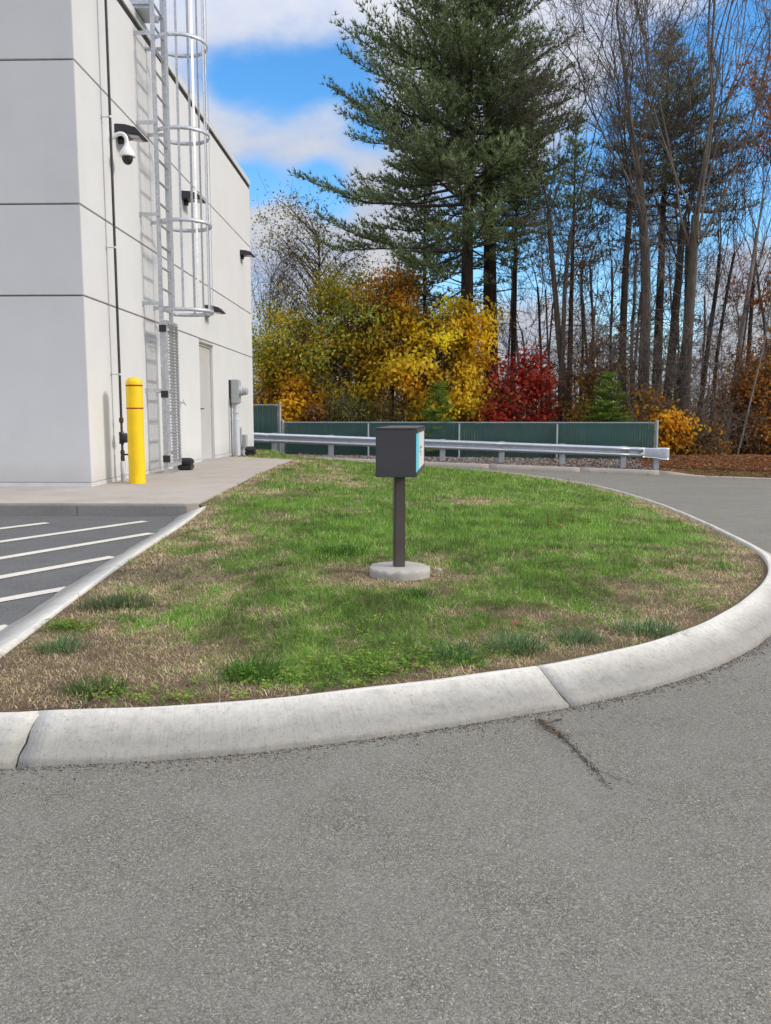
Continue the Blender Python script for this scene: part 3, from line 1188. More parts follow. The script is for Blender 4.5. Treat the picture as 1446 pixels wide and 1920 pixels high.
# walk-through platform over the parapet
zp = atx(292, 62, LX)[2]
pl_ = MB().bb((XW - .5, LY0 + .02, ZTOP + .21), (LX - .04, LY1 - .02, ZTOP + .25)).build('platform', MAT['galv'], ld)
for yy in (LY0 + .01, LY1 - .01):
    MB().bb((XW - .55, yy - .02, ZTOP + .252), (LX - .034, yy + .02, ZTOP + .31)).build('platform_edge', MAT['galv'], ld)
    MB().tube([(XW - .55, yy, ZTOP + 1.25), (LX - .034, yy, ZTOP + 1.25)], .022, 8).build('handrail', MAT['galv'], ld)
    MB().tube([(XW - .53, yy, ZTOP + .31), (XW - .53, yy, ZTOP + 1.24)], .022, 8).build('handrail', MAT['galv'], ld)
# security guard: folded sheet door with pressed louvres over the rungs
g0 = aty(325, 600, LY0)[2]
gz0, gz1 = SLZ + .10, g0
GX = LX + .075
gy0, gy1 = LY0 - .02, LY1 + .06
guard = MB().bb((GX, gy0, gz0), (GX + .004, gy0 + .035, gz1))
guard.bb((GX, gy1 - .035, gz0), (GX + .004, gy1, gz1))
guard.bb((GX, gy0 + .036, gz0), (GX + .004, gy1 - .036, gz0 + .05))
guard.bb((GX, gy0 + .036, gz1 - .05), (GX + .004, gy1 - .036, gz1))
guard.bb((LX + .036, gy0 - .004, gz0), (GX + .004, gy0, gz1))
guard.bb((LX + .036, gy1, gz0), (GX + .004, gy1 + .004, gz1))
guard.bb((LX + .036, gy0, gz1 - .004), (GX - .001, gy1, gz1))
guard = guard.build('ladder_guard', MAT['galv'], ld)
nl = 46
sl0 = None
for k in range(nl):
    zz = gz0 + .06 + (gz1 - gz0 - .12) * k / (nl - 1)
    if sl0 is None:
        mtx = Matrix.Rotation(R(42), 3, 'Y')
        sl0 = MB().box((GX + .012, (gy0 + gy1) / 2, zz), (.004, gy1 - gy0 - .07, .034), mat=mtx).build('louvre', MAT['galv'], guard)
        zfirst = zz
    else:
        c = sl0.copy()
        C.objects.link(c)
        c.parent = guard
        c.location = (0, 0, zz - zfirst)
for zz in (gz0 + .12, (gz0 + gz1) / 2, gz1 - .12):
    MB().bb((LX - .034, gy0 - .012, zz - .05), (LX + .07, gy0 - .005, zz + .05)).build('hinge', MAT['dark'], guard)

# ------------------------------------------------------------------ wall lights
def wall_light(px, py, s, label):
    p = atx(px, py, XW)
    x0, y0, z0 = XW, p[1], p[2]
    t = thing('wall_light', (x0, y0, z0), label, 'wall light', 'wedge wall lights along the pale wall')
    poly = [(x0 + .002, z0 + .05 * s), (x0 + .002, z0 - .09 * s), (x0 + .13 * s, z0 - .075 * s), (x0 + .36 * s, z0 - .10 * s), (x0 + .37 * s, z0 - .085 * s), (x0 + .29 * s, z0 + .0 * s), (x0 + .15 * s, z0 + .04 * s)]
    m = MB()
    n = len(poly)
    w = .17 * s
    m.add([(q[0], y0 - w, q[1]) for q in poly] + [(q[0], y0 + w, q[1]) for q in poly],
          [tuple(range(n)), tuple(range(2 * n - 1, n - 1, -1))] + [(i, i + n, (i + 1) % n + n, (i + 1) % n) for i in range(n)])
    m.build('housing', MAT['lampdark'], t, bevel=.006)
    for k in (-1, 1):
        MB().box((x0 + .255 * s, y0 + k * .078 * s, z0 - .0965 * s), (.13 * s, .12 * s, .012), mat=Matrix.Rotation(R(6.2), 3, 'Y')).build('lens', MAT['lens'], t)
    MB().tube([(x0 + .004, y0, z0 - .12 * s), (x0 + .05 * s, y0, z0 - .14 * s), (x0 + .06 * s, y0, z0 - .09 * s)], [.05 * s, .045 * s, .03 * s], 12).build('knuckle', MAT['lampdark'], t, smooth=True)
    return t


wall_light(222, 246, .95, 'black wedge wall light above the white dome camera')
wall_light(345, 367, .95, 'black wedge wall light seen through the ladder cage, between two others')
wall_light(452, 474, .85, 'black wedge wall light nearest the far end of the wall')
wall_light(386, 578, .95, 'dark wall light above the grey door, behind the lowest cage hoop')

# ------------------------------------------------------------------ dome camera on a gooseneck
cp = atx(206, 256, XW)
dc = thing('security_camera', (XW, cp[1], cp[2]), 'white dome security camera hanging from a gooseneck arm on the wall', 'camera')
cx, cy, cz = XW, cp[1], cp[2]
P = [(cx + .005, cy, cz - .03), (cx + .06, cy, cz + .005), (cx + .11, cy, cz + .032), (cx + .16, cy, cz + .035), (cx + .20, cy, cz + .01), (cx + .218, cy, cz - .04), (cx + .22, cy, cz - .10)]
P = [tuple(q) for q in smooth_poly(np.array(P), 2)]
MB().tube(P, .026, 12).build('arm', MAT['white'], dc, smooth=True)
MB().tube([(cx + .001, cy, cz - .03), (cx + .016, cy, cz - .03)], .055, 16).build('wall_plate', MAT['white'], dc, smooth=True)
ax = cx + .22
MB().tube([(ax, cy, cz - .09), (ax, cy, cz - .125), (ax, cy, cz - .16), (ax, cy, cz - .20), (ax, cy, cz - .235), (ax, cy, cz - .25), (ax, cy, cz - .256)], [.03, .04, .068, .092, .1, .102, .082], 20).build('housing', MAT['white'], dc, smooth=True)
MB().tube([(ax, cy, cz - .257), (ax, cy, cz - .29), (ax, cy, cz - .325), (ax, cy, cz - .345), (ax, cy, cz - .352)], [.07, .068, .052, .03, .004], 18).build('dome', MAT['blackplastic'], dc, smooth=True)

# ------------------------------------------------------------------ electric meter, conduits, boxes near the far end
def meter():
    my = atx(433, 845, XW)[1] + .1
    z1, z0 = aty(438, 712, my)[2], aty(438, 757, my)[2]
    t = thing('electric_meter', (XW + .12, my, SLZ - .02), 'grey electric meter box on a tall grey conduit near the wall end', 'meter')
    MB().bb((XW + .03, my - .16, z0), (XW + .20, my + .16, z1)).build('meter_box', MAT['greypaint'], t, bevel=.02)
    MB().bb((XW + .001, my - .19, z0 + .02), (XW + .029, my + .19, z1 - .01)).build('back_board', MAT['dark'], t)
    zc = z0 + (z1 - z0) * .52
    MB().tube([(XW + .20, my, zc), (XW + .27, my, zc)], [.10, .095], 20).build('meter_base', MAT['galv'], t, smooth=True)
    MB().tube([(XW + .271, my, zc), (XW + .36, my, zc), (XW + .38, my, zc)], [.085, .08, .05], 20).build('meter_glass', MAT['lens'], t, smooth=True)
    MB().tube([(XW + .11, my, SLZ - .03), (XW + .11, my, SLZ + .75)], .075, 16).build('conduit', MAT['pvc'], t, smooth=True)
    MB().tube([(XW + .11, my, SLZ + .752), (XW + .11, my, z0 - .002)], .062, 16).build('conduit', MAT['pvc'], t, smooth=True)
    m = MB()
    for zz in (.74, .90):
        m.tube([(XW + .11, my, SLZ + zz), (XW + .11, my, SLZ + zz + .03)], .080, 16)
    m.build('conduit_coupling', MAT['pvc'], t, smooth=True)
    MB().tube([(XW + .012, my - .24, SLZ + .02), (XW + .012, my - .24, z0 + .1)], .009, 6).build('ground_wire', MAT['greypaint'], t)


meter()


def conduit_box(px, py0, py1, w, d, label, coff):
    y = atx(px, 845, XW)[1] + .0
    z1, z0 = aty(px, py0, y)[2], aty(px, py1, y)[2]
    t = thing('junction_box', (XW + d / 2, y, SLZ - .02), label, 'junction box')
    MB().bb((XW + .012, y - w / 2, z0), (XW + d, y + w / 2, z1)).build('enclosure', MAT['greypaint'], t, bevel=.012)
    MB().tube([(XW + d * .55, y, SLZ - .06), (XW + d * .55, y, z0 - .002)], coff, 12).build('conduit', MAT['pvc'], t, smooth=True)
    return t


conduit_box(441.5, 801, 829, .16, .14, 'slim grey junction box on a thin conduit beside the meter conduit', .04)
conduit_box(450, 815, 838, .26, .16, 'low grey junction box on a short conduit nearest the wall corner', .062)


def bait_station(px, py, label, s=1.0):
    c = atz(px, py, SLZ)
    t = thing('bait_station', (c[0], c[1], SLZ), label, 'bait station', 'black bait stations along the wall foot')
    w, d, h = .13 * s, .115 * s, .20 * s
    m = MB().add([(c[0] + x * q, c[1] + y * q, SLZ + z) for z, q in ((.0, .92), (h * .5, 1.0)) for x, y in ((-d, -w), (d, -w), (d, w), (-d, w))], [(3, 2, 1, 0), (4, 5, 6, 7), (0, 1, 5, 4), (1, 2, 6, 5), (2, 3, 7, 6), (3, 0, 4, 7)])
    m.build('base', MAT['blackplastic'], t, bevel=.018)
    m = MB().add([(c[0] + x * q, c[1] + y * q, SLZ + z) for z, q in ((h * .52, 1.02), (h * .8, .95), (h, .68)) for x, y in ((-d, -w), (d, -w), (d, w), (-d, w))],
                 [(3, 2, 1, 0), (0, 1, 5, 4), (1, 2, 6, 5), (2, 3, 7, 6), (3, 0, 4, 7), (4, 5, 9, 8), (5, 6, 10, 9), (6, 7, 11, 10), (7, 4, 8, 11), (8, 9, 10, 11)])
    m.build('lid', MAT['blackplastic'], t, bevel=.012)


bait_station(349, 881, 'black plastic bait station behind the foot of the ladder', .95)
bait_station(470, 853.5, 'small black bait station in the grass at the wall end', .95)
tp = atx(338, 755, XW)
t = thing('hose_tap', tuple(tp), 'small metal hose tap on the wall right of the ladder guard', 'tap')
MB().tube([(XW, tp[1], tp[2]), (XW + .07, tp[1], tp[2]), (XW + .10, tp[1], tp[2] - .05)], [.016, .016, .013], 8).build('spout', MAT['galv'], t, smooth=True)
MB().tube([(XW + .06, tp[1], tp[2] + .01), (XW + .06, tp[1], tp[2] + .045), (XW + .06, tp[1], tp[2] + .05)], [.006, .006, .028], 10).build('handle', MAT['galv'], t)

# ------------------------------------------------------------------ directional sign cabinet
def sign():
    base_hit = hit(748, 1062, lambda x, y: lawn_z(np.stack([np.atleast_1d(x), np.atleast_1d(y)], 1)) + .055 if False else np.full_like(np.asarray(x, float), .178))
    bx, by = base_hit[0], base_hit[1]
    lz = float(lawn_z(np.array([[bx, by]]))[0])
    zt = .178
    t = thing('directional_sign', (bx, by, lz), 'dark grey box sign with cyan and white face on a post in the lawn', 'sign')
    rz = -R(4.0)
    rm = Matrix.Rotation(rz, 3, 'Z')
    yn = by - .42
    zt_, zb_ = aty(744, 804.5, yn)[2], aty(744, 895, yn)[2]
    wd = 75.5 / F * yn * 1.0
    dp = .84
    cx_, cy_, cz_ = bx + .017, by, (zt_ + zb_) / 2
    hh = zt_ - zb_

    def P(x, y, z):
        v = rm @ Vector((x, y, 0))
        return (cx_ + v.x, cy_ + v.y, cz_ + z)

    box = MB().box((cx_, cy_, cz_), (wd - .008, dp - .03, hh), rz).build('cabinet', MAT['bronze'], t, bevel=.003)
    for ye in (-dp / 2 + .008, dp / 2 - .008):
        MB().box(P(0, ye, 0), (wd + .001, .0135, hh), rz).build('end_plate', MAT['bronze'], t, bevel=.002)
    # lid: a thin folded cap
    MB().box(P(0, 0, hh / 2 + .003), (wd + .002, dp + .004, .006), rz).build('lid', MAT['post'], t, bevel=.002)
    for sx, nm in ((1, 'face'), (-1, 'face')):
        x = sx * (wd / 2 - .003)
        MB().box(P(x, .005, 0), (.004, dp - .036, hh - .042), rz).build('sign_face', MAT['signwhite'], t)
        MB().box(P(sx * (wd / 2 - .0015), -dp / 2 + .140, 0), (.004, .24, hh - .045), rz).build('stripe', MAT['cyan'], t)
        for zz in (hh / 2 - .012, -hh / 2 + .012):
            MB().box(P(sx * (wd / 2 + .0008), 0, zz), (.006, dp - .034, .018), rz).build('retainer', MAT['bronze'], t)
        # grey printed arrow and marks, too oblique to read
        g = MB()
        yq = .02
        for dy, dz, w_, h_ in ((0, .012, .09, .010), (.10, .012, .05, .010), (.02, -.012, .13, .008), (.05, -.030, .07, .007)):
            g.box(P(sx * (wd / 2 - .0006), yq + dy, dz), (.0014, w_, h_), rz)
        for sgn in (1, -1):
            v = Matrix.Rotation(rz, 3, 'Z') @ Matrix.Rotation(sgn * R(40), 3, 'X')
            g.box(P(sx * (wd / 2 - .0006), yq - .06, .012 + sgn * .011), (.0014, .05, .009), mat=v)
        g.build('marking', MAT['signgrey'], t)
    pw = 20.5 / F * by
    MB().box((bx, by, (zt - .02 + zb_ - .001) / 2), (pw, pw, zb_ - zt + .02), R(12)).build('post', MAT['post'], t, bevel=.005)
    # round cast footing, rough rim
    rr = 58.5 / F * by
    V = []
    n = 40
    rg = np.random.default_rng(4)
    ang = np.arange(n) * 2 * np.pi / n
    rim = 1 + rg.normal(0, .016, n) + .02 * np.sin(ang * 3 + 1)
    rows = [(0, zt + .001), (rr * .93, zt), (rr * .985, zt - .006), (rr, zt - .016), (rr * .99, zt - .03), (rr * .985, zt - .16)]
    Vx = []
    for k, (q, z) in enumerate(rows):
        jj = rim if k >= 2 else np.ones(n)
        Vx.append(np.stack([bx + .003 + q * jj * np.cos(ang), by - .005 + q * jj * np.sin(ang), np.full(n, z) + (rg.normal(0, .006, n) if k in (2, 3) else 0)], 1))
    Vx = np.vstack(Vx)
    I = np.arange(len(rows) * n).reshape(len(rows), n)
    q4 = np.stack([I[:-1], I[1:], np.roll(I, -1, 1)[1:], np.roll(I, -1, 1)[:-1]], -1).reshape(-1, 4)
    aobj('footing', Vx, [q4], MAT['footing'], t, smooth=True)
    return bx, by, rr, lz


SBX, SBY, SBR, SBZ = sign()

# ------------------------------------------------------------------ guardrail
def yrail(x):
    return yk(x) + .50


def railx(px):
    x = (px - 762) / F * 26.5
    for _ in range(5):
        x = (px - 762) / F * yrail(x)
    return x


def gz(x):
    return zf(x) + .13


gr = thing('guardrail', (1.5, yrail(1.5), gz(1.5)), 'galvanised steel guardrail with rounded end along the far kerb', 'guardrail')
x_end = railx(1205)
x_beg = -10.5
ZR = .70


def beam_profile():
    h = [(.156, .000), (.150, .012), (.118, .070), (.104, .080), (.090, .082), (.076, .080), (.062, .070), (.032, .014), (.018, .002), (.0, 0)]
    pr = h + [(-z, o) for z, o in h[-2::-1]]
    return pr


bp = beam_profile()


def beam(xa, xb, name='beam', off=0.0):
    xs = np.linspace(xa, xb, max(3, int(abs(xb - xa) / .4)))
    front = np.array([[(x, yrail(x) - o - off, gz(x) + ZR - .156 + z) for z, o in bp] for x in xs])
    backv = front + np.array([0, .006, 0])
    n, k = front.shape[:2]
    V = np.vstack([front.reshape(-1, 3), backv.reshape(-1, 3)])
    I = np.arange(n * k).reshape(n, k)
    a = np.stack([I[:-1, :-1], I[:-1, 1:], I[1:, 1:], I[1:, :-1]], -1).reshape(-1, 4)
    b = a[:, ::-1] + n * k
    rim = []
    for i in range(n - 1):
        rim += [(I[i, 0], I[i + 1, 0], I[i + 1, 0] + n * k, I[i, 0] + n * k), (I[i, -1], I[i, -1] + n * k, I[i + 1, -1] + n * k, I[i + 1, -1])]
    for j in range(k - 1):
        rim += [(I[-1, j], I[-1, j + 1], I[-1, j + 1] + n * k, I[-1, j] + n * k)]
    return aobj(name, V, [a, b, np.array(rim)], MAT['galv_rail'], gr, smooth=False)


spl = [x_beg, railx(505), railx(730), railx(940), railx(1167), x_end]
for i, (a, b) in enumerate(zip(spl[:-1], spl[1:])):
    beam(a, b + (.15 if i < 4 else 0), off=.0035 * (i % 2))
post_px = [405, 513, 620, 727, 830, 941, 1054, 1168, 1229]
for i, px in enumerate(post_px):
    x = railx(px)
    zg = gz(x)
    zt_ = zg + ZR + .012
    m = MB()
    w, fl = .10, .085
    yy = yrail(x)
    m.bb((x - fl, yy + .115, zg - .5), (x + fl, yy + .122, zt_))
    m.bb((x - fl, yy + .235, zg - .5), (x + fl, yy + .242, zt_))
    m.bb((x - .004, yy + .122, zg - .5), (x + .004, yy + .235, zt_))
    m.build('post', MAT['galv_rail'], gr)
    MB().bb((x - .06, yy + .008, zg + ZR - .33), (x + .06, yy + .114, zg + ZR + .018)).build('block', MAT['galv_rail'], gr, bevel=.004)
    MB().tube([(x, yy - .012, zg + ZR - .156), (x, yy + .004, zg + ZR - .156)], .022, 6).build('bolt', MAT['fencepost'], gr)
# buffer end: flat tapering wing that ends in a rolled nose
xa, xb = railx(1200), railx(1243)
xs = np.linspace(xa, xb, 10)
rows = []
for x in xs:
    t_ = (x - xa) / (xb - xa)
    hgt = .150 + .035 * sstep((t_ - .45) / .45)
    zc = gz(x) + ZR - .156 - .015 * t_
    prow = []
    for q in np.linspace(1, -1, 9):
        o = .092 + .012 * math.cos(q * 1.5)
        prow.append((x, yrail(x) - o, zc + q * hgt))
    rows.append(prow)
nose_r = .13
zc = gz(xb) + ZR - .171
for a in np.linspace(15, 150, 9):
    rows.append([(xb + nose_r * math.sin(R(a)), yrail(xb) - .095 + nose_r * (1 - math.cos(R(a))), zc + q * .184) for q in np.linspace(1, -1, 9)])
rows = np.array(rows)
n, k = rows.shape[:2]
I = np.arange(n * k).reshape(n, k)
Vb = np.vstack([rows.reshape(-1, 3), (rows + np.array([-.004, .008, 0])).reshape(-1, 3)])
a = np.stack([I[:-1, :-1], I[:-1, 1:], I[1:, 1:], I[1:, :-1]], -1).reshape(-1, 4)
rim = [(I[i, j], I[i + 1, j], I[i + 1, j] + n * k, I[i, j] + n * k) for i in range(n - 1) for j in (0, k - 1)]
rim += [(I[0, j], I[0, j + 1], I[0, j + 1] + n * k, I[0, j] + n * k) for j in range(k - 1)]
aobj('end_terminal', Vb, [a, a[:, ::-1] + n * k, np.array(rim)], MAT['galv_rail'], gr, smooth=True)

# ------------------------------------------------------------------ chain-link fences with privacy slats
def yfen(x):
    return yk(x) + 2.2


def fenx(px):
    x = (px - 762) / F * 28.5
    for _ in range(5):
        x = (px - 762) / F * yfen(x)
    return x


def fence(pxs, x0, ztop_, label, postover=.05, endposts=(True, True)):
    xs = [x0 if p is None else fenx(p) for p in pxs]
    xa, xb = xs[0], xs[-1]
    zb = lambda x: float(zground(x, yfen(x))) - .02
    xm = (xa + xb) / 2
    t = thing('chain_link_fence', (xm, float(yfen(xm)), zb(xm)), label, 'fence', 'slatted chain link fences at the wood edge')
    for i, x in enumerate(xs):
        big = i in (0, len(xs) - 1)
        yo = 0.0 if big else -.088      # line posts stand on the road side of the mesh
        m = MB().tube([(x, float(yfen(x)) + yo, zb(x) - .3), (x, float(yfen(x)) + yo, ztop_ + (.06 if big else -.03))], .042 if big else .030, 10)
        if big:
            m.tube([(x, float(yfen(x)), ztop_ + .061), (x, float(yfen(x)), ztop_ + .08), (x, float(yfen(x)), ztop_ + .10)], [.046, .044, .01], 10)
        m.build('post', MAT['fencepost'], t, smooth=True)
    MB().tube([(xa + .043, float(yfen(xa)), ztop_), (xm, float(yfen(xm)), ztop_), (xb - .043, float(yfen(xb)), ztop_)], .022, 8).build('top_rail', MAT['fencepost'], t, smooth=True)
    for x in (xa + .07, xb - .07):
        MB().bb((x - .008, float(yfen(x)) - .04, zb(x) + .05), (x + .008, float(yfen(x)) - .028, ztop_ + .02)).build('tension_bar', MAT['fencepost'], t)
    # slats
    rg = np.random.default_rng(8)
    sx = np.arange(xa + .10, xb - .08, .089)
    Vs, Fs = [], []
    k = 0
    for x in sx:
        if rg.random() < .012:
            continue
        w = .038 + rg.normal(0, .0012)
        y = float(yfen(x)) - .034
        z0, z1 = zb(x) + .04 + rg.normal(0, .008), ztop_ - .035 + rg.normal(0, .006)
        ln = rg.normal(0, .004)
        dy = rg.normal(0, .004)
        for (xx, zz, yy) in ((x - w, z0, y), (x + w, z0, y + dy), (x + w + ln, z1, y + dy), (x - w + ln, z1, y)):
            Vs.append((xx, yy, zz))
        for (xx, zz, yy) in ((x - w, z0, y), (x + w, z0, y + dy), (x + w + ln, z1, y + dy), (x - w + ln, z1, y)):
            Vs.append((xx, yy + .006, zz))
        Fs += [(k, k + 1, k + 2, k + 3), (k + 7, k + 6, k + 5, k + 4), (k, k + 4, k + 5, k + 1), (k + 2, k + 6, k + 7, k + 3)]
        k += 8
    o = aobj('privacy_slats', np.array(Vs), [np.array(Fs)], MAT['slat'], t)
    o['kind'] = 'stuff'
    # woven wire: two families of diagonals, knuckles standing above the rail
    P = []
    H = ztop_ + .035 - (zb(xm) + .02)
    pitch = .089
    for s_ in (1, -1):
        for x in np.arange(xa - H, xb + H, pitch):
            pa, pb = np.array([x, zb(xm) + .02]), np.array([x + s_ * H, ztop_ + .035])
            lo, hi = 0.0, 1.0
            for lim in (xa + .06, xb - .06):
                pass
            ts = np.linspace(0, 1, 60)
            xx = pa[0] + (pb[0] - pa[0]) * ts
            okk = (xx > xa + .06) & (xx < xb - .06)
            if not okk.any():
                continue
            ta, tb = ts[okk][0], ts[okk][-1]
            for t_ in ((ta, tb),):
                q0 = pa + (pb - pa) * t_[0]
                q1 = pa + (pb - pa) * t_[1]
                oy = -.046 - .004 * s_
                P.append([(q0[0], float(yfen(q0[0])) + oy, q0[1]), (q1[0], float(yfen(q1[0])) + oy, q1[1])])
    P = np.array(P)
    V, fq = tubes(P, np.array([[.0078 if q[1, 0] < q[0, 0] else .0048] * 2 for q in P]), 3)
    o = aobj('chain_link', V, [fq], MAT['wire'], t)
    o['kind'] = 'stuff'
    kx = np.arange(xa + .08, xb - .08, pitch)
    P = np.array([[(x, float(yfen(x)) - .05, ztop_ + .0), (x + .012, float(yfen(x)) - .05, ztop_ + .045)] for x in kx])
    V, fq = tubes(P, np.full(P.shape[:2], .007), 3)
    o = aobj('wire_knuckles', V, [fq], MAT['fencepost'], t)
    o['kind'] = 'stuff'


ZFT = aty(900, 792.5, 28.5)[2]
fence([531, 691, 860, 1041, 1226], None, ZFT, 'low green slatted chain link fence running behind the guardrail')
fence([None, 350, 526], fenx(180), aty(500, 759.5, 28.9)[2], 'taller green slatted chain link fence section beside the building corner')

# ================================================================== vegetation
def unit(v):
    return v / (np.linalg.norm(v, axis=-1, keepdims=True) + 1e-9)


def blades_mesh(P, D, L, Wd, col, bend=.0, rng=None):
    """thin tapering triangles from P along D"""
    n = len(P)
    ref = rng.normal(size=(n, 3))
    s = unit(np.cross(D, ref)) * (Wd / 2)[:, None]
    V = np.stack([P - s, P + s, P + D * L[:, None]], 1).reshape(-1, 3)
    F_ = np.arange(n * 3).reshape(n, 3)
    return V, F_, np.repeat(col, 3, 0)


def leaf_mesh(P, N, A, L, Wd, col):
    """kite leaves with a folded midrib: P base, A axis, N normal"""
    n = len(P)
    A = unit(A)
    B = unit(np.cross(N, A))
    Nn = np.cross(A, B)
    l, w = L[:, None], Wd[:, None]
    p0 = P
    p1 = P + A * l * .42 + B * w * .5 + Nn * w * .16
    p2 = P + A * l
    p3 = P + A * l * .42 - B * w * .5 + Nn * w * .16
    V = np.stack([p0, p1, p2, p3], 1).reshape(-1, 3)
    i = np.arange(n) * 4
    F_ = np.concatenate([np.stack([i, i + 1, i + 2], 1), np.stack([i, i + 2, i + 3], 1)])
    return V, F_, np.repeat(col, 4, 0)


def ground_at(x, y):
    return float(zground(x, y))


def poly_path(a, b, n, sag, rng, wob):
    """curved path from a to b"""
    t = np.linspace(0, 1, n)[:, None]
    P = a + (b - a) * t
    P[:, 2] += (sag * np.sin(np.pi * t[:, 0]))
    w = rng.normal(size=(n, 3)) * wob
    w[0] = 0
    w[-1] *= .3
    w = np.cumsum(w, 0) * .5
    w -= t * w[-1]
    return P + w


class Limbs:
    def __init__(s):
        s.d = {}

    def add(s, P, r0, r1):
        n = len(P)
        s.d.setdefault(n, ([], []))
        s.d[n][0].append(P)
        s.d[n][1].append(np.linspace(r0, r1, n))

    def build(s, name, mat, parent, k=5):
        Vs, Fs, o = [], [], 0
        for n, (P, r) in s.d.items():
            V, f = tubes(np.array(P), np.array(r), k)
            Vs.append(V)
            Fs.append(f + o)
            o += len(V)
        if not Vs:
            return None
        return aobj(name, np.vstack(Vs), [np.vstack(Fs)], mat, parent, smooth=True)


def palette(rng, n, cols, w=None, jit=.12):
    cols = np.array(cols)
    i = rng.choice(len(cols), n, p=w)
    c = cols[i] * (1 + rng.normal(0, jit, (n, 1)))
    return np.clip(c, .003, 1)


# ---------------------------------------------------------------- pines
PINE = [(.155, .215, .075), (.205, .270, .10), (.28, .34, .18), (.105, .155, .062), (.37, .42, .28)]
PINEW = [.28, .30, .22, .12, .08]


def trunk_path(base, H, lean, rng, n=22, wob=.05):
    t = np.linspace(0, 1, n)
    P = np.zeros((n, 3))
    P[:, 0] = base[0] + lean[0] * t + np.cumsum(rng.normal(0, wob, n)) * .4 * t
    P[:, 1] = base[1] + lean[1] * t + np.cumsum(rng.normal(0, wob, n)) * .4 * t
    P[:, 2] = base[2] - .15 + (H + .15) * t
    return P


def pine(name, px, d, H, r, prof, label, zlow, seed, lean=(0, 0), dens=1.0, dead=True, cols=PINE, whorl=.46, blade=.21, group='tall pines beyond the fence', lowsparse=0):
    rng = np.random.default_rng(seed)
    x = (px - 762) / F * d
    base = np.array([x, d, ground_at(x, d)])
    t = thing(name, base, label, 'tree', group)
    tp = trunk_path(base, H, lean, rng, wob=.03)
    L = Limbs()
    rad = r * (1 - np.linspace(0, 1, len(tp)) ** 1.15 * .93)
    rad[0] *= 1.3
    V, f = tubes(tp[None], rad[None], 10)
    aobj('trunk', V, [f], MAT['bark_pine'], t, smooth=True)
    zrel = np.linspace(0, 1, len(tp)) * H
    NP, ND, NL, NW, NC = [], [], [], [], []

    def tr(z):
        return np.array([np.interp(z, zrel, tp[:, i]) for i in range(3)])

    if dead:
        z = 2.0
        while z < zlow + 2.5:
            for _ in range(rng.integers(1, 4)):
                a = rng.uniform(0, 2 * np.pi)
                ln = rng.uniform(.6, 2.6) * (.5 + .5 * z / zlow)
                p = tr(z)
                q = p + np.array([math.cos(a) * ln, math.sin(a) * ln, rng.uniform(-.35, .2) * ln])
                pp = poly_path(p, q, 6, .05, rng, .05)
                L.add(pp, .022, .005)
                for s in range(rng.integers(1, 5)):
                    i = rng.integers(2, 6)
                    dv = rng.normal(size=3) * np.array([1, 1, .35])
                    L.add(poly_path(pp[i - 1], pp[i - 1] + dv * .35, 4, 0, rng, .02), .008, .002)
            z += rng.uniform(.25, .6)
    z = zlow
    while z < H - .3:
        tn = (z - zlow) / (H - zlow)
        k = rng.integers(5, 8)
        a0 = rng.uniform(0, 6.28)
        for j in range(k):
            a = a0 + j * 2 * np.pi / k + rng.normal(0, .25)
            ln = prof(tn, math.cos(a)) * rng.uniform(.62, 1.12)
            if ln < .25:
                ln = .25
            if lowsparse and tn < lowsparse and rng.random() < .55:
                continue
            el = R(-6 + 48 * tn ** 1.3 + rng.normal(0, 6))
            p = tr(z + rng.normal(0, .12))
            q = p + np.array([math.cos(a) * math.cos(el), math.sin(a) * math.cos(el), math.sin(el)]) * ln
            q[2] += .10 * ln
            bp_ = poly_path(p, q, 8, -.07 * ln, rng, .035 * ln)
            L.add(bp_, .012 + .011 * ln, .006)
            dirv = unit(q - p)
            side = unit(np.cross(dirv, np.array([0, 0, 1.])))
            f0 = (.42 if tn < .22 else .26) if ln > 1.5 else .1
            m = max(3, int(ln * (1 - f0) / .17))
            tone = rng.normal(1, .16)
            for s in np.linspace(f0, 1.0, m):
                bpnt = np.array([np.interp(s, np.linspace(0, 1, 8), bp_[:, i]) for i in range(3)])
                for sg in (-1, 1):
                    tl = (.22 + .34 * ln * (1.08 - s)) * rng.uniform(.6, 1.2)
                    tl = min(tl, 1.5)
                    td = unit(dirv * rng.uniform(.5, 1.0) + side * sg * rng.uniform(.4, 1.0) + np.array([0, 0, rng.uniform(.0, .8)]))
                    te = bpnt + td * tl
                    if tl > .35:
                        L.add(np.stack([bpnt, bpnt + td * tl * .5 + np.array([0, 0, .02]), te]), .008, .003)
                    nt_ = max(2, int(tl / .135 * dens))
                    for u in np.linspace(.15, 1.0, nt_):
                        c = bpnt + td * tl * u + rng.normal(0, .03, 3)
                        nb_ = 6
                        dd = unit(td[None] * 1.0 + rng.normal(0, .62, (nb_, 3)) + np.array([0, 0, .35]))
                        NP.append(np.repeat(c[None], nb_, 0))
                        ND.append(dd)
                        tt = tone * rng.normal(1, .15)
                        NC.append(np.full((nb_, 1), tt))
        z += whorl * rng.uniform(.75, 1.2)
    P = np.vstack(NP)
    D = np.vstack(ND)
    tt = np.vstack(NC)
    n = len(P)
    col = palette(rng, n, cols, PINEW, .15) * np.clip(tt, .5, 1.6)
    V, f, c = blades_mesh(P, D, rng.uniform(.7, 1.15, n) * blade, np.full(n, .040), col, rng=rng)
    aobj('crown', V, [f], MAT['needle'], t, col=c)
    L.build('branches', MAT['twig_dark'], t, 3)
    return t


def prof_big(left, right, end=.88, ex=1.6):
    def f(tn, c):
        w = (c + 1) / 2
        b = left * (1 - w) + right * w
        return b * (min(1, .6 + 2.4 * tn) if tn < .2 else 1) * max(.06, 1 - (tn / end) ** ex) * (1.0 if tn > .08 else .8) + .25
    return f


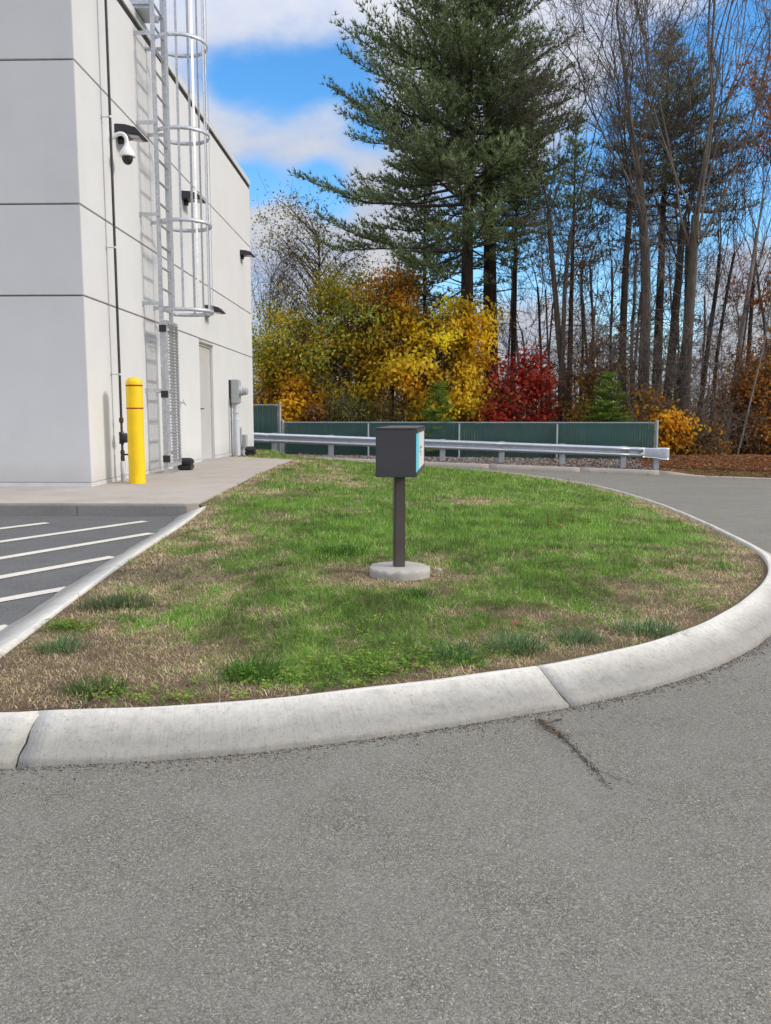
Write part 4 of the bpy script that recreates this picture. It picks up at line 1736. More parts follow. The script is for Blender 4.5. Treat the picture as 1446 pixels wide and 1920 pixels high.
pine('pine_tree', 872, 31.5, 21.5, .30, prof_big(6.7, 3.3, .90), 'large white pine with long limbs reaching left over the yellow trees', 6.3, 21, dens=1.05, lowsparse=.08)
pine('pine_tree', 921, 33.5, 22.5, .34, prof_big(3.4, 3.5, 1.0, 2.6), 'second large white pine, close on the right of the one with long limbs', 7.4, 22, lean=(-.5, 0), dens=.95, lowsparse=.16)
pine('pine_tree', 1222, 37.5, 18.0, .24, prof_big(4.0, 5.0), 'pine standing behind the grey bare trunks at the right', 9.2, 23, dens=.7, cols=[(.19, .21, .10), (.24, .25, .13), (.28, .28, .17), (.14, .16, .08), (.33, .32, .22)])
pine('pine_tree', 1062, 41, 15.5, .17, prof_big(2.0, 2.0), 'slim pine behind the twin trunked bare tree', 8.0, 24, dens=.42, lowsparse=.6)
pine('pine_tree', 958, 35.5, 15, .15, prof_big(1.5, 1.9), 'thin dark pine trunk just right of the two large pines', 10.0, 25, dens=.35)
pine('pine_tree', 1490, 42, 10.5, .18, prof_big(2.6, 2.6), 'pine at the right edge behind the rust leaved beeches', 2.6, 26, dens=.7, dead=False)
pine('pine_tree', 795, 36, 11.5, .16, prof_big(2.2, 2.4), 'dark low pine behind the yellow maple and left of the large pines', 5.4, 27, dens=.8)


# small spruces: dense skirts of short twigs
def spruce(px, d, H, w, label, seed):
    rng = np.random.default_rng(seed)
    x = (px - 762) / F * d
    base = np.array([x, d, ground_at(x, d)])
    t = thing('spruce_tree', base, label, 'tree', 'young spruces behind the fence')
    tp = trunk_path(base, H, (0, 0), rng, 8, .01)
    V, f = tubes(tp[None], np.linspace(.05, .008, 8)[None], 6)
    aobj('trunk', V, [f], MAT['bark_dark'], t, smooth=True)
    L = Limbs()
    NP, ND, TT = [], [], []
    z = .25
    while z < H - .05:
        tn = z / H
        k = rng.integers(6, 9)
        for j in range(k):
            a = rng.uniform(0, 6.28)
            ln = w * (1 - tn) ** .85 * rng.uniform(.55, 1.25) + .08
            p = base + np.array([0, 0, z])
            q = p + np.array([math.cos(a) * ln, math.sin(a) * ln, ln * (-.05 + .5 * tn)])
            bp_ = poly_path(p, q, 5, -.05 * ln, rng, .02)
            L.add(bp_, .01, .003)
            dv = unit(q - p)
            sd_ = unit(np.cross(dv, np.array([0, 0, 1.])))
            tone = rng.normal(1, .18)
            for s in np.linspace(.15, 1, max(3, int(ln / .09))):
                c = p + (q - p) * s
                for sg in (-1, 1):
                    tl = (.08 + .30 * ln * (1.05 - s)) * rng.uniform(.7, 1.2)
                    td = unit(dv * .8 + sd_ * sg * rng.uniform(.5, 1) + np.array([0, 0, rng.uniform(-.15, .25)]))
                    for u in np.linspace(.1, 1, max(2, int(tl / .05))):
                        cc = c + td * tl * u
                        NP.append(np.repeat(cc[None], 4, 0))
                        ND.append(unit(td[None] + rng.normal(0, .55, (4, 3))))
                        TT.append(np.full((4, 1), tone))
        z += .11
    P, D, TT = np.vstack(NP), np.vstack(ND), np.vstack(TT)
    n = len(P)
    col = palette(rng, n, [(.18, .27, .035), (.25, .36, .05), (.11, .18, .03), (.31, .43, .08)], [.35, .35, .2, .1], .15) * np.clip(TT, .5, 1.6)
    V, f, c = blades_mesh(P, D, rng.uniform(.07, .11, n), np.full(n, .026), col, rng=rng)
    aobj('crown', V, [f], MAT['needle'], t, col=c)
    L.build('branches', MAT['twig_dark'], t, 3)


spruce(822, 28.95, 2.6, .85, 'small dark spruce in front of the yellow maple', 31)
spruce(1134, 29.0, 2.9, 1.05, 'small bright green spruce above the right half of the fence', 32)


# ---------------------------------------------------------------- bare trees
def bare_tree(px, d, H, r, label, seed, mat='bark_grey', twig='twig', lean=0.0, fork=.45, spread=.5, forks=3, order=4, stems=1, leaves=None, name='bare_tree', wob=.06, low=.35, group='bare trees in the wood beyond the fence', side=1.0):
    rng = np.random.default_rng(seed)
    r *= .84
    x = (px - 762) / F * d
    base = np.array([x, d, ground_at(x, d)])
    t = thing(name, base, label, 'tree', group)
    T, B = Limbs(), Limbs()
    tips = []

    def branch(p, dv, ln, r0, lev):
        n = 9 if lev == 0 else (6 if lev < 3 else 4)
        P = [p]
        dd = dv.copy()
        seg = ln / (n - 1)
        for i in range(n - 1):
            dd = unit(dd + rng.normal(0, wob * (.55 + 1.2 * lev), 3) + np.array([0, 0, .06 if lev else .02]))
            P.append(P[-1] + dd * seg)
        P = np.array(P)
        r1 = r0 * (.62 if lev == 0 else .45)
        (T if lev == 0 else B).add(P, r0, r1)
        if lev >= order:
            tips.append(P[1:])
            return
        if lev == 0:
            nc = forks
        else:
            nc = rng.integers(3, 6) if order > 4 else rng.integers(4, 7)
        for c in range(nc):
            s = rng.uniform(.3 if lev else .75, 1.0) if c else 1.0
            bpn = np.array([np.interp(s, np.linspace(0, 1, n), P[:, i]) for i in range(3)])
            a = rng.uniform(0, 6.28)
            u = unit(np.cross(dd, rng.normal(size=3)))
            sp = spread * rng.uniform(.6, 1.5) * (.6 if (c == 0) else 1)
            nd = unit(dd * math.cos(sp) + u * math.sin(sp) + np.array([0, 0, .12]))
            branch(bpn, nd, ln * rng.uniform(.5, .72) if lev else (H * (1 - fork)) * rng.uniform(.5, .75), max(.0078, r0 * ((.37 if lev == 0 else .52) if c == 0 else (.26 if lev == 0 else .42))), lev + 1)

    for s in range(stems):
        off = np.array([rng.uniform(-.25, .25), rng.uniform(-.2, .2), -.1]) * (stems > 1) + np.array([0, 0, -.1])
        ld_ = lean + (s - (stems - 1) / 2) * .045
        branch(base + off, unit(np.array([ld_, rng.normal(0, .03), 1.0])), H * fork * rng.uniform(.92, 1.08), r * (1 if s == 0 else .8), 0)
    # side branches and dead snags low on the stem
    for P, rr in list(zip(T.d[9][0], T.d[9][1])):
        for k in range(int(12 * side)):
            s = rng.uniform(low, .98)
            bpn = np.array([np.interp(s, np.linspace(0, 1, 9), P[:, i]) for i in range(3)])
            a = rng.uniform(0, 6.28)
            nd = unit(np.array([math.cos(a), math.sin(a), rng.uniform(-.1, .8)]))
            branch(bpn, nd, rng.uniform(.8, 2.0), max(.008, .09 * r), order - 2)
    T.build('trunk', MAT[mat], t, 9)
    B.build('branches', MAT[twig], t, 3)
    if leaves:
        nL, cols, size, zr = leaves
        pts = np.vstack(tips)
        if zr:
            pts = pts[(pts[:, 2] > zr[0]) & (pts[:, 2] < zr[1])]
        # leaves hang on in clusters
        k = rng.integers(0, len(pts), max(6, nL // 14))
        cen = pts[k]
        P = cen[rng.integers(0, len(cen), nL)] + rng.normal(0, .16, (nL, 3))
        col = palette(rng, nL, cols)
        V, f, c = leaf_mesh(P, rng.normal(size=(nL, 3)), rng.normal(size=(nL, 3)) + np.array([0, 0, -.6]), rng.uniform(.7, 1.2, nL) * size, rng.uniform(.6, 1, nL) * size * .7, col)
        aobj('leaves', V, [f], MAT['leaf'], t, col=c)
    return t


RUST = [(.36, .115, .028), (.46, .165, .04), (.25, .085, .028)]
bare_tree(1057, 31.0, 15.5, .16, 'bare twin stemmed grey tree right of the red maple', 41, stems=2, lean=-.01, fork=.55, spread=.42, order=5, forks=3)
bare_tree(1168, 32.0, 15, .20, 'straight dark bare trunk left of the thick grey trees', 42, 'bark_dark', 'twig_dark', fork=.62, spread=.4, low=.25, side=1.6)
bare_tree(1203, 30.6, 18, .27, 'thick grey bare tree, left of the forked grey one', 43, 'bark_grey', 'twig_grey', stems=1, lean=.02, fork=.52, spread=.36, forks=5, order=5, side=2.0, low=.2)
bare_tree(1236, 32.5, 17, .24, 'dark bare tree leaning between the two thick grey ones', 44, 'bark_dark', 'twig_dark', lean=.06, fork=.5, spread=.42, forks=3)
bare_tree(1272, 30.0, 19, .26, 'tall grey bare tree forking into a wide fan of branches', 45, 'bark_grey', 'twig_grey', fork=.42, spread=.36, forks=6, order=5, wob=.045, side=2.0, low=.22)
bare_tree(1293, 33, 12.5, .13, 'thin dark bare tree leaning right beside the forked grey one', 46, 'bark_dark', 'twig_dark', lean=.14, fork=.6, spread=.4, side=1.4)
bare_tree(1322, 34, 13, .10, 'slim dark bare tree in the blue gap on the right', 47, 'bark_dark', 'twig_dark', lean=.07, fork=.65, spread=.38, side=.8)
bare_tree(1352, 31.5, 14.5, .125, 'pale mottled birch like bare tree leaning right', 48, 'bark_birch', 'twig_grey', lean=.09, fork=.55, spread=.36, name='bare_tree', leaves=(150, RUST, .13, (9, 16)))
bare_tree(1384, 33, 15.5, .12, 'dark stemmed oak with rusty leaf clusters near the right edge', 49, 'bark_dark', 'twig_dark', lean=.05, fork=.5, spread=.45, name='oak_tree', leaves=(500, RUST, .15, (5.5, 17)))
bare_tree(1374, 29.4, 6.2, .040, 'thin pale sapling with bare stem in front of the rust thicket', 50, 'bark_birch', 'twig_grey', lean=.18, fork=.8, spread=.4, order=3, forks=2, side=.5, wob=.03)
bare_tree(1425, 34, 14, .11, 'slim bare tree at the right edge of the wood', 51, 'bark_grey', 'twig', lean=-.03, fork=.55, spread=.4, leaves=(900, RUST, .19, (5, 17)))
bare_tree(985, 32.5, 9.5, .06, 'thin bare sapling above the red maple', 52, 'bark_dark', 'twig_dark', fork=.55, spread=.35, order=3, side=.8)
bare_tree(1112, 33.5, 12, .085, 'thin bare tree between twin stems and the dark trunk', 53, 'bark_grey', 'twig', lean=-.02, fork=.6, spread=.38, order=4, side=.9)
bare_tree(1098, 31, 7.5, .05, 'slender oak sapling with brown leaves beside the twin stems', 54, 'bark_grey', 'twig', fork=.55, spread=.45, order=3, side=1.6, name='oak_sapling', low=.3, leaves=(700, [(.16, .062, .024), (.21, .085, .03), (.27, .13, .035)], .14, (2.2, 6.5)))
bare_tree(1140, 35, 13.5, .09, 'thin dark bare tree behind the bright green spruce', 55, 'bark_dark', 'twig_dark', lean=.05, fork=.6, spread=.4, side=1.0)
bare_tree(1256, 34.5, 15, .14, 'dark bare trunk hidden behind the forked grey tree', 56, 'bark_dark', 'twig_dark', lean=.02, fork=.6, spread=.38)
bare_tree(1185, 35.5, 14, .11, 'slim bare tree behind the thick grey pair', 57, 'bark_birch', 'twig_grey', lean=-.04, fork=.6, spread=.38)
bare_tree(1465, 32, 15, .14, 'bare tree just past the right edge, branches reaching in', 58, 'bark_grey', 'twig_grey', lean=-.03, fork=.5, spread=.45, leaves=(1200, RUST, .20, (5, 18)))
bare_tree(1018, 36, 12, .09, 'thin bare tree right of the large pines', 59, 'bark_dark', 'twig_dark', fork=.6, spread=.38)
bare_tree(1085, 38, 13, .09, 'distant thin bare tree behind the twin stems', 60, 'bark_dark', 'twig_dark', fork=.6, spread=.38)
bare_tree(500, 36, 8.5, .12, 'bare tree by the building corner behind the orange bush', 61, 'bark_dark', 'twig', fork=.35, spread=.5, forks=4, leaves=(300, [(.24, .16, .05), (.30, .21, .06)], .10, None))

rw = np.random.default_rng(640)
for i in range(16):
    bare_tree(float(np.linspace(945, 1440, 16)[i] + rw.uniform(-14, 14)), float(rw.uniform(34, 44)), float(rw.uniform(10, 15)), float(rw.uniform(.06, .10)), 'slim bare tree deep in the wood, %s from the left of sixteen' % 'first second third fourth fifth sixth seventh eighth ninth tenth eleventh twelfth thirteenth fourteenth fifteenth last'.split()[i], 650 + i, ['bark_grey', 'bark_birch', 'bark_grey'][i % 3], ['twig_grey', 'twig'][i % 2], lean=float(rw.uniform(-.05, .09)), fork=.6, spread=.38, order=3, forks=3, side=.55, low=.3, group='slim bare trees deep in the wood', leaves=(220, RUST, .14, (2, 12)) if i % 2 else None)


# ---------------------------------------------------------------- leafy crowns
def leafy(name, px, d, zc, size, nl, cols, lsize, label, seed, w=None, trunk_r=.07, ncl=70, clr=.33, twigmat='twig', fill=1.0, flat=.25, zmin=.0, lean=0, group='autumn trees and bushes behind the fence', skew=None, cat='tree', drop=0, holes=0):
    """clusters of leaves spread through an uneven crown; a limb runs to each cluster"""
    rng = np.random.default_rng(seed)
    x = (px - 762) / F * d
    base = np.array([x, d, ground_at(x, d)])
    t = thing(name, base, label, cat, group)
    rx_, ry_, rz_ = [q * 1.12 for q in size]
    nl = int(nl * 1.6)
    lsize *= 1.18
    ncl = int(ncl * 1.35)
    cen = np.array([x + lean, d, zc])
    pts = []
    ph = rng.uniform(0, 6.28, 6)
    while len(pts) < ncl:
        q = rng.uniform(-1, 1, 3)
        rr = np.linalg.norm(q)
        if rr > 1 or rr < .42:
            continue
        a, b = math.atan2(q[2], q[0]), math.atan2(q[1], q[0])
        lim = .86 + .17 * math.sin(3 * a + ph[0]) + .14 * math.sin(5 * a + ph[1]) + .1 * math.sin(2 * b + ph[2])
        if rr > lim:
            continue
        if rng.random() < .14 and rr > .6:
            q = q * rng.uniform(1.1, 1.3)     # shoots standing out of the outline
        p = cen + q * np.array([rx_, ry_, rz_])
        if p[2] < base[2] + max(zmin, .1):
            continue
        pts.append(p)
    pts = np.array(pts)
    L = Limbs()
    T = Limbs()
    topz = zc + rz_ * .55
    ns = 3 if cat == 'bush' else 1
    tps = []
    for s in range(ns):
        e = np.array([x + lean * .8 + (rng.uniform(-.4, .4) * rx_ if ns > 1 else 0), d + rng.uniform(-.2, .2), topz])
        tp = poly_path(base + np.array([rng.uniform(-.15, .15) * (ns > 1), 0, -.1]), e, 10, 0, rng, .07)
        tps.append(tp)
        T.add(tp, trunk_r / math.sqrt(ns), trunk_r * .2)
    T.build('trunk', MAT['bark_dark'], t, 7)
    allt = np.vstack([resample(q, .06) for q in tps])
    for p in pts:
        hd_ = np.hypot(allt[:, 0] - p[0], allt[:, 1] - p[1])
        k = allt[np.argmin(np.abs(allt[:, 2] - (p[2] - hd_ * rng.uniform(.35, 1.3))) + .15 * hd_)]
        ln = np.linalg.norm(p - k)
        pp = poly_path(k, p, 6, .08 * ln, rng, .05 * ln)
        L.add(pp, .006 + .009 * ln, .003)
        for s in range(7):
            i = rng.integers(3, 6)
            e = pp[i] + rng.normal(0, clr * 1.2, 3) + np.array([0, 0, .12])
            L.add(poly_path(pp[i], e, 4, .02, rng, .03), .008, .004)
    L.build('branches', MAT[twigmat], t, 3)
    wts = rng.uniform(.15, 1.6, ncl) if not holes else rng.uniform(.0, 1.6, ncl)
    wts /= wts.sum()
    k = rng.choice(ncl, nl, p=wts)
    off = rng.normal(0, 1, (nl, 3)) * np.array([clr, clr, clr * .72])
    P = pts[k] + off
    tone = rng.normal(1, .24, ncl)[k][:, None]
    ci = rng.choice(len(cols), ncl, p=w)
    own = rng.random(nl) < .72
    cc = np.array(cols)
    col = np.where(own[:, None], cc[ci[k]], cc[rng.choice(len(cols), nl, p=w)]) * np.clip(tone, .55, 1.5) * (1 + rng.normal(0, .13, (nl, 1)))
    ok = P[:, 2] > base[2] + .05
    P, col = P[ok], np.clip(col[ok], .004, 1)
    n = len(P)
    out = unit(P - cen) * .9
    N_ = unit(rng.normal(size=(n, 3)) * .55 + out + np.array([0, -.3, .9]))
    A_ = unit(rng.normal(size=(n, 3)) + np.array([0, 0, -.75]))
    V, f, c = leaf_mesh(P, N_, A_, rng.uniform(.45, 1.4, n) * lsize, rng.uniform(.45, 1.1, n) * lsize * .85, col)
    aobj('crown', V, [f], MAT['leaf'], t, col=c)
    return t


YEL = [(.88, .58, .030), (.92, .68, .06), (.80, .52, .028), (.70, .52, .05), (.88, .44, .03)]
OLV = [(.52, .46, .045), (.66, .54, .05), (.38, .40, .045), (.84, .54, .045), (.26, .30, .045)]
ORG_ = [(.60, .26, .022), (.68, .33, .028), (.46, .19, .02), (.48, .30, .03)]
RED = [(.50, .045, .026), (.60, .08, .042), (.36, .03, .02), (.64, .15, .07)]
leafy('crab_apple_tree', 602, 34.5, 6.0, (3.4, 1.6, 3.4), 3600, [(.25, .20, .055), (.33, .26, .07), (.17, .15, .04), (.40, .30, .08)], .10, 'sparse crab apple with thin yellowing leaves against the sky, left of pines', 71, ncl=120, clr=.34, trunk_r=.14, zmin=2.2, twigmat='twig')
leafy('bushy_tree', 622, 31.5, 2.9, (2.6, 1.3, 3.05), 15000, OLV, .12, 'broad olive green and yellow bushy tree left of the yellow maple', 72, ncl=150, clr=.34, trunk_r=.10, zmin=.1)
leafy('bushy_tree', 735, 31.4, 4.0, (1.75, 1.0, 2.2), 7600, ORG_ + [(.24, .17, .03)], .11, 'orange brown topped bushy tree behind the yellow maple', 73, ncl=80, clr=.32, trunk_r=.09, zmin=.4)
leafy('maple_tree', 806, 30.5, 2.5, (2.35, 1.1, 2.75), 10500, YEL, .145, 'bright yellow maple with large leaves right of the olive tree', 74, w=[.36, .28, .18, .10, .08], ncl=120, clr=.27, trunk_r=.08, zmin=.2)
leafy('maple_tree', 888, 30.9, 1.35, (.95, .8, 1.85), 3300, YEL, .135, 'narrow yellow maple beside the red one', 75, ncl=46, clr=.25, trunk_r=.05, zmin=.1)
leafy('maple_tree', 548, 30.5, .95, (1.35, .75, 1.5), 5600, [(.84, .46, .018), (.90, .54, .025), (.70, .36, .018)], .125, 'low orange yellow maple bush at the high fence end', 76, ncl=52, clr=.26, trunk_r=.05, zmin=.1, cat='bush')
leafy('maple_tree', 512, 31.2, 1.6, (.7, .6, 1.5), 1100, [(.55, .28, .02), (.45, .22, .02), (.3, .18, .03)], .125, 'thin orange leaved sapling by the building corner', 86, ncl=26, clr=.25, trunk_r=.04, zmin=.5)
leafy('red_maple_tree', 962, 30.2, 1.25, (1.15, .8, 1.9), 3300, RED, .135, 'deep red maple between the yellow maple and bare twin stems', 77, ncl=60, clr=.26, trunk_r=.05, zmin=.2)
leafy('red_maple_tree', 1003, 31.2, 1.7, (.75, .6, 1.5), 650, RED + [(.30, .09, .04)], .13, 'thin red leaved sapling leaning right of the red maple', 87, ncl=22, clr=.25, trunk_r=.03, zmin=.6)
leafy('maple_tree', 1232, 29.6, .55, (1.0, .7, 1.15), 2100, [(.80, .38, .018), (.86, .46, .025), (.64, .30, .018)], .13, 'orange maple bush at the right end of the fence', 78, ncl=30, clr=.24, trunk_r=.04, zmin=.1, cat='bush', holes=1)
leafy('beech_tree', 1432, 31.0, 1.6, (1.4, 1.0, 2.6), 4200, [(.42, .16, .03), (.52, .22, .035), (.30, .11, .026), (.56, .30, .04)], .11, 'rust leaved beech thicket at the right edge', 79, ncl=80, clr=.32, trunk_r=.05, zmin=.1, group=None)
leafy('beech_tree', 1392, 32.0, 1.2, (1.3, .9, 2.1), 2600, [(.30, .12, .03), (.36, .17, .03), (.24, .09, .022)], .11, 'sparse rust leaved beech behind the thin pale sapling', 80, ncl=44, clr=.35, trunk_r=.05, zmin=.1)
leafy('shrub', 660, 29.6, .45, (1.5, .6, 1.05), 2400, [(.16, .17, .035), (.24, .22, .05), (.32, .28, .07), (.10, .12, .03)], .09, 'small leaved green shrub low against the fence left of the sign', 81, ncl=54, clr=.25, trunk_r=.03, zmin=.05, cat='bush')
leafy('shrub', 745, 29.8, .4, (1.2, .6, 1.0), 1500, [(.20, .18, .035), (.28, .24, .05), (.34, .22, .04), (.12, .12, .03)], .09, 'yellow green shrub behind the fence above the sign', 82, ncl=44, clr=.25, trunk_r=.03, zmin=.05, cat='bush')
leafy('shrub', 592, 29.7, .3, (.9, .5, .9), 800, [(.38, .20, .05), (.42, .16, .045), (.3, .22, .05)], .10, 'peach leaved shrub right of the orange yellow maple bush', 83, ncl=26, clr=.2, trunk_r=.03, zmin=.05, cat='bush')
leafy('shrub', 1098, 30.8, 1.1, (.9, .6, 1.6), 950, [(.55, .36, .03), (.45, .33, .035), (.5, .26, .03)], .12, 'thin yellow leaved shrub left of the bright green spruce', 84, ncl=34, clr=.25, trunk_r=.03, zmin=.1, cat='bush')
leafy('shrub', 1305, 29.5, -.05, (.9, .5, .7), 420, [(.50, .24, .03), (.42, .20, .03), (.36, .26, .04)], .11, 'straggly shrub with few orange leaves past the guardrail end', 85, ncl=26, clr=.25, trunk_r=.03, zmin=.05, cat='bush', holes=1)
leafy('shrub', 1165, 31.5, 1.4, (.8, .6, 1.6), 420, [(.52, .30, .03), (.40, .22, .03)], .12, 'sparse yellow sapling right of the bright green spruce', 88, ncl=24, clr=.25, trunk_r=.03, zmin=.4, cat='bush')


# tangle of bare vines round the feet of the grey trees
def tangle(px, d, w, h, n, label, seed, mat='twig_grey'):
    rng = np.random.default_rng(seed)
    x = (px - 762) / F * d
    base = np.array([x, d, ground_at(x, d)])
    t = thing('vine_tangle', base, label, 'bush', 'bare tangles in the undergrowth')
    L = Limbs()
    for i in range(n):
        a = base + np.array([rng.uniform(-w, w), rng.uniform(-.5, .5), rng.uniform(0, h * .7)])
        b = a + np.array([rng.normal(0, .8), rng.normal(0, .3), rng.uniform(-.3, 1.2)])
        p = poly_path(a, b, 7, rng.uniform(-.2, .5), rng, .10)
        L.add(p, rng.uniform(.006, .017), .003)
        for s in range(4):
            k = rng.integers(2, 7)
            L.add(poly_path(p[k], p[k] + rng.normal(0, .35, 3), 4, .05, rng, .04), .006, .003)
    L.build('vines', MAT[mat], t, 3)


tangle(1225, 29.6, 1.9, 5.6, 420, 'grey tangle of bare vines over the feet of the thick grey trees', 91)
tangle(640, 30.6, 1.1, 3.6, 120, 'grey bare twigs hanging in front of the olive tree', 92)
tangle(1330, 29.4, 1.2, 1.8, 75, 'bare brush past the right end of the guardrail', 93)
tangle(486, 31.0, .8, 2.6, 120, 'dark bare brush between building corner and orange bush', 94, 'twig')


# undergrowth and the far wood: nobody could count these stems
def undergrowth():
    rng = np.random.default_rng(100)
    L = Limbs()
    n = 3400
    X = rng.uniform(-11, 24, n)
    Y = rng.uniform(30.5, 46, n)
    for x, y in zip(X, Y):
        z = ground_at(x, y)
        h = rng.gamma(3.0, .62) + .4
        e = np.array([x + rng.normal(0, .25) * h, y + rng.normal(0, .2) * h, z + h])
        p = poly_path(np.array([x, y, z - .05]), e, 5, 0, rng, .05)
        L.add(p, rng.uniform(.004, .014), .002)
        for s in range(2):
            k = rng.integers(2, 5)
            L.add(poly_path(p[k], p[k] + np.array([rng.normal(0, .3), rng.normal(0, .3), abs(rng.normal(0, .35))]), 4, 0, rng, .03), .004, .0012)
    o = L.build('undergrowth_stems', MAT['twig'], None, 3)
    tag(o, kind='stuff')
    m = 60000
    X = rng.uniform(-11, 26, m)
    Y = rng.uniform(30.0, 48, m)
    cl = np.sin(X * 1.7) * np.sin(Y * 1.3 + X) + rng.normal(0, .5, m)
    Z = zground(X, Y) + rng.gamma(1.8, .72, m) * np.clip(.8 + .4 * cl, .2, 2)
    P = np.stack([X, Y, Z], 1)
    cols = [(.34, .13, .035), (.50, .24, .04), (.22, .11, .035), (.58, .34, .045), (.17, .16, .04), (.40, .18, .045)]
    col = palette(rng, m, cols, [.26, .2, .2, .12, .1, .12], .2)
    V, f, c = leaf_mesh(P, rng.normal(size=(m, 3)), rng.normal(size=(m, 3)), rng.uniform(.06, .14, m), rng.uniform(.05, .10, m), col)
    tag(aobj('undergrowth_leaves', V, [f], MAT['leaf'], col=c), kind='stuff')
    # far wood
    L = Limbs()
    nT = 320
    X = rng.uniform(-26, 60, nT)
    Y = rng.uniform(47, 95, nT)
    for x, y in zip(X, Y):
        z = ground_at(x, y)
        h = rng.uniform(2.5, 6.0) if x < 14 else rng.uniform(3, 7.5)
        p = poly_path(np.array([x, y, z]), np.array([x + rng.normal(0, .5), y, z + h]), 6, 0, rng, .12)
        L.add(p, rng.uniform(.05, .14), .015)
        for s in range(11):
            k = rng.integers(1, 6)
            dv = np.array([rng.normal(0, .9), rng.normal(0, .5), rng.uniform(.1, 1.1)])
            q = poly_path(p[k], p[k] + dv, 4, 0, rng, .06)
            L.add(q, .016, .005)
            L.add(poly_path(q[2], q[2] + rng.normal(0, .5, 3), 4, 0, rng, .04), .010, .004)
    tag(L.build('far_wood', MAT['twig'], None, 3), kind='stuff')
    m = 16000
    X = rng.uniform(-30, 64, m)
    Y = rng.uniform(48, 95, m)
    Z = zground(X, Y) + rng.gamma(1.8, 1.0, m)
    col = palette(rng, m, [(.26, .12, .045), (.36, .19, .045), (.12, .13, .05), (.20, .11, .05)], None, .2)
    V, f, c = leaf_mesh(np.stack([X, Y, Z], 1), rng.normal(size=(m, 3)), rng.normal(size=(m, 3)), rng.uniform(.2, .42, m), rng.uniform(.12, .3, m), col)
    tag(aobj('far_wood_leaves', V, [f], MAT['leaf'], col=c), kind='stuff')


undergrowth()


# ---------------------------------------------------------------- grass
NG = np.random.default_rng(77).random((64, 64))


def vnoise(P, sc, ph=0.0):
    q = P * sc + 100.0 + ph
    i = np.floor(q).astype(int)
    f = q - i
    f = f * f * (3 - 2 * f)
    x0, y0 = i[:, 0] % 64, i[:, 1] % 64
    x1, y1 = (x0 + 1) % 64, (y0 + 1) % 64
    a = NG[x0, y0] * (1 - f[:, 0]) + NG[x1, y0] * f[:, 0]
    b = NG[x0, y1] * (1 - f[:, 0]) + NG[x1, y1] * f[:, 0]
    return (a * (1 - f[:, 1]) + b * f[:, 1]) - .5


def seeds(P, ed):
    """how green and how dense the turf is at a point"""
    def nz(sx, sy, ph):
        return np.sin(P[:, 0] * sx + ph) * np.sin(P[:, 1] * sy + ph * 1.7)
    g = .66 + .40 * vnoise(P, 1.7) + .50 * vnoise(P, 4.1, 7) + .50 * vnoise(P, 9.5, 3) + .42 * vnoise(P, 21, 5)
    g -= .40 * (1 - sstep(ed / .30))
    g -= .26 * (1 - sstep(ed / .9))
    for px, py, rx, ry, wv in ((430, 1010, 90, 40, -.6), (330, 1080, 120, 35, -.35), (130, 1220, 180, 50, -.55), (330, 1215, 150, 38, -.5), (150, 1300, 170, 45, -.6), (370, 1290, 120, 25, -.35), (460, 1085, 110, 22, -.3),
                               (1180, 1130, 120, 45, -.45), (1330, 1085, 110, 40, -.5), (1000, 1165, 100, 25, -.5), (890, 925, 70, 10, -.7), (1190, 965, 60, 12, -.65), (640, 890, 150, 12, -.45), (500, 930, 60, 16, -.3),
                               (700, 1180, 80, 18, -.35), (720, 1090, 110, 14, -.7), (850, 970, 30, 6, -.5), (820, 1045, 50, 8, -.5), (1050, 1200, 120, 26, -.35), (560, 870, 80, 10, -.3), (1020, 960, 120, 12, -.1),
                               (620, 1000, 200, 30, .30), (640, 1035, 70, 22, .55), (900, 1010, 200, 40, .35), (520, 945, 90, 10, .8), (640, 1190, 200, 50, .28), (700, 1235, 160, 36, .55), (560, 1270, 120, 25, .35), (480, 1250, 60, 20, .6),
                               (1000, 985, 200, 40, .3), (860, 1215, 50, 22, .4), (130, 1165, 40, 10, .6), (980, 1090, 150, 40, .15), (1330, 1120, 50, 12, .4), (760, 1130, 40, 14, .4), (560, 1060, 60, 14, .25)):
        c = hit(px, py, lambda a, b: np.full_like(a, .12 if px < 900 else .08))
        ax_ = abs(hit(px + rx, py, lambda a, b: np.full_like(a, .12))[0] - c[0])
        ay_ = abs(hit(px, py - ry, lambda a, b: np.full_like(a, .12))[1] - c[1])
        q = ((P[:, 0] - c[0]) / ax_) ** 2 + ((P[:, 1] - c[1]) / ay_) ** 2
        g += wv * np.exp(-q * 1.1) * (.8 + .9 * vnoise(P, 7, 9))
    return g


GREEN = np.array([(.135, .29, .034), (.195, .355, .045), (.09, .21, .032), (.275, .40, .09), (.38, .46, .17)])
DRY = np.array([(.60, .47, .29), (.50, .38, .22), (.70, .58, .39), (.38, .26, .15), (.46, .42, .18)])


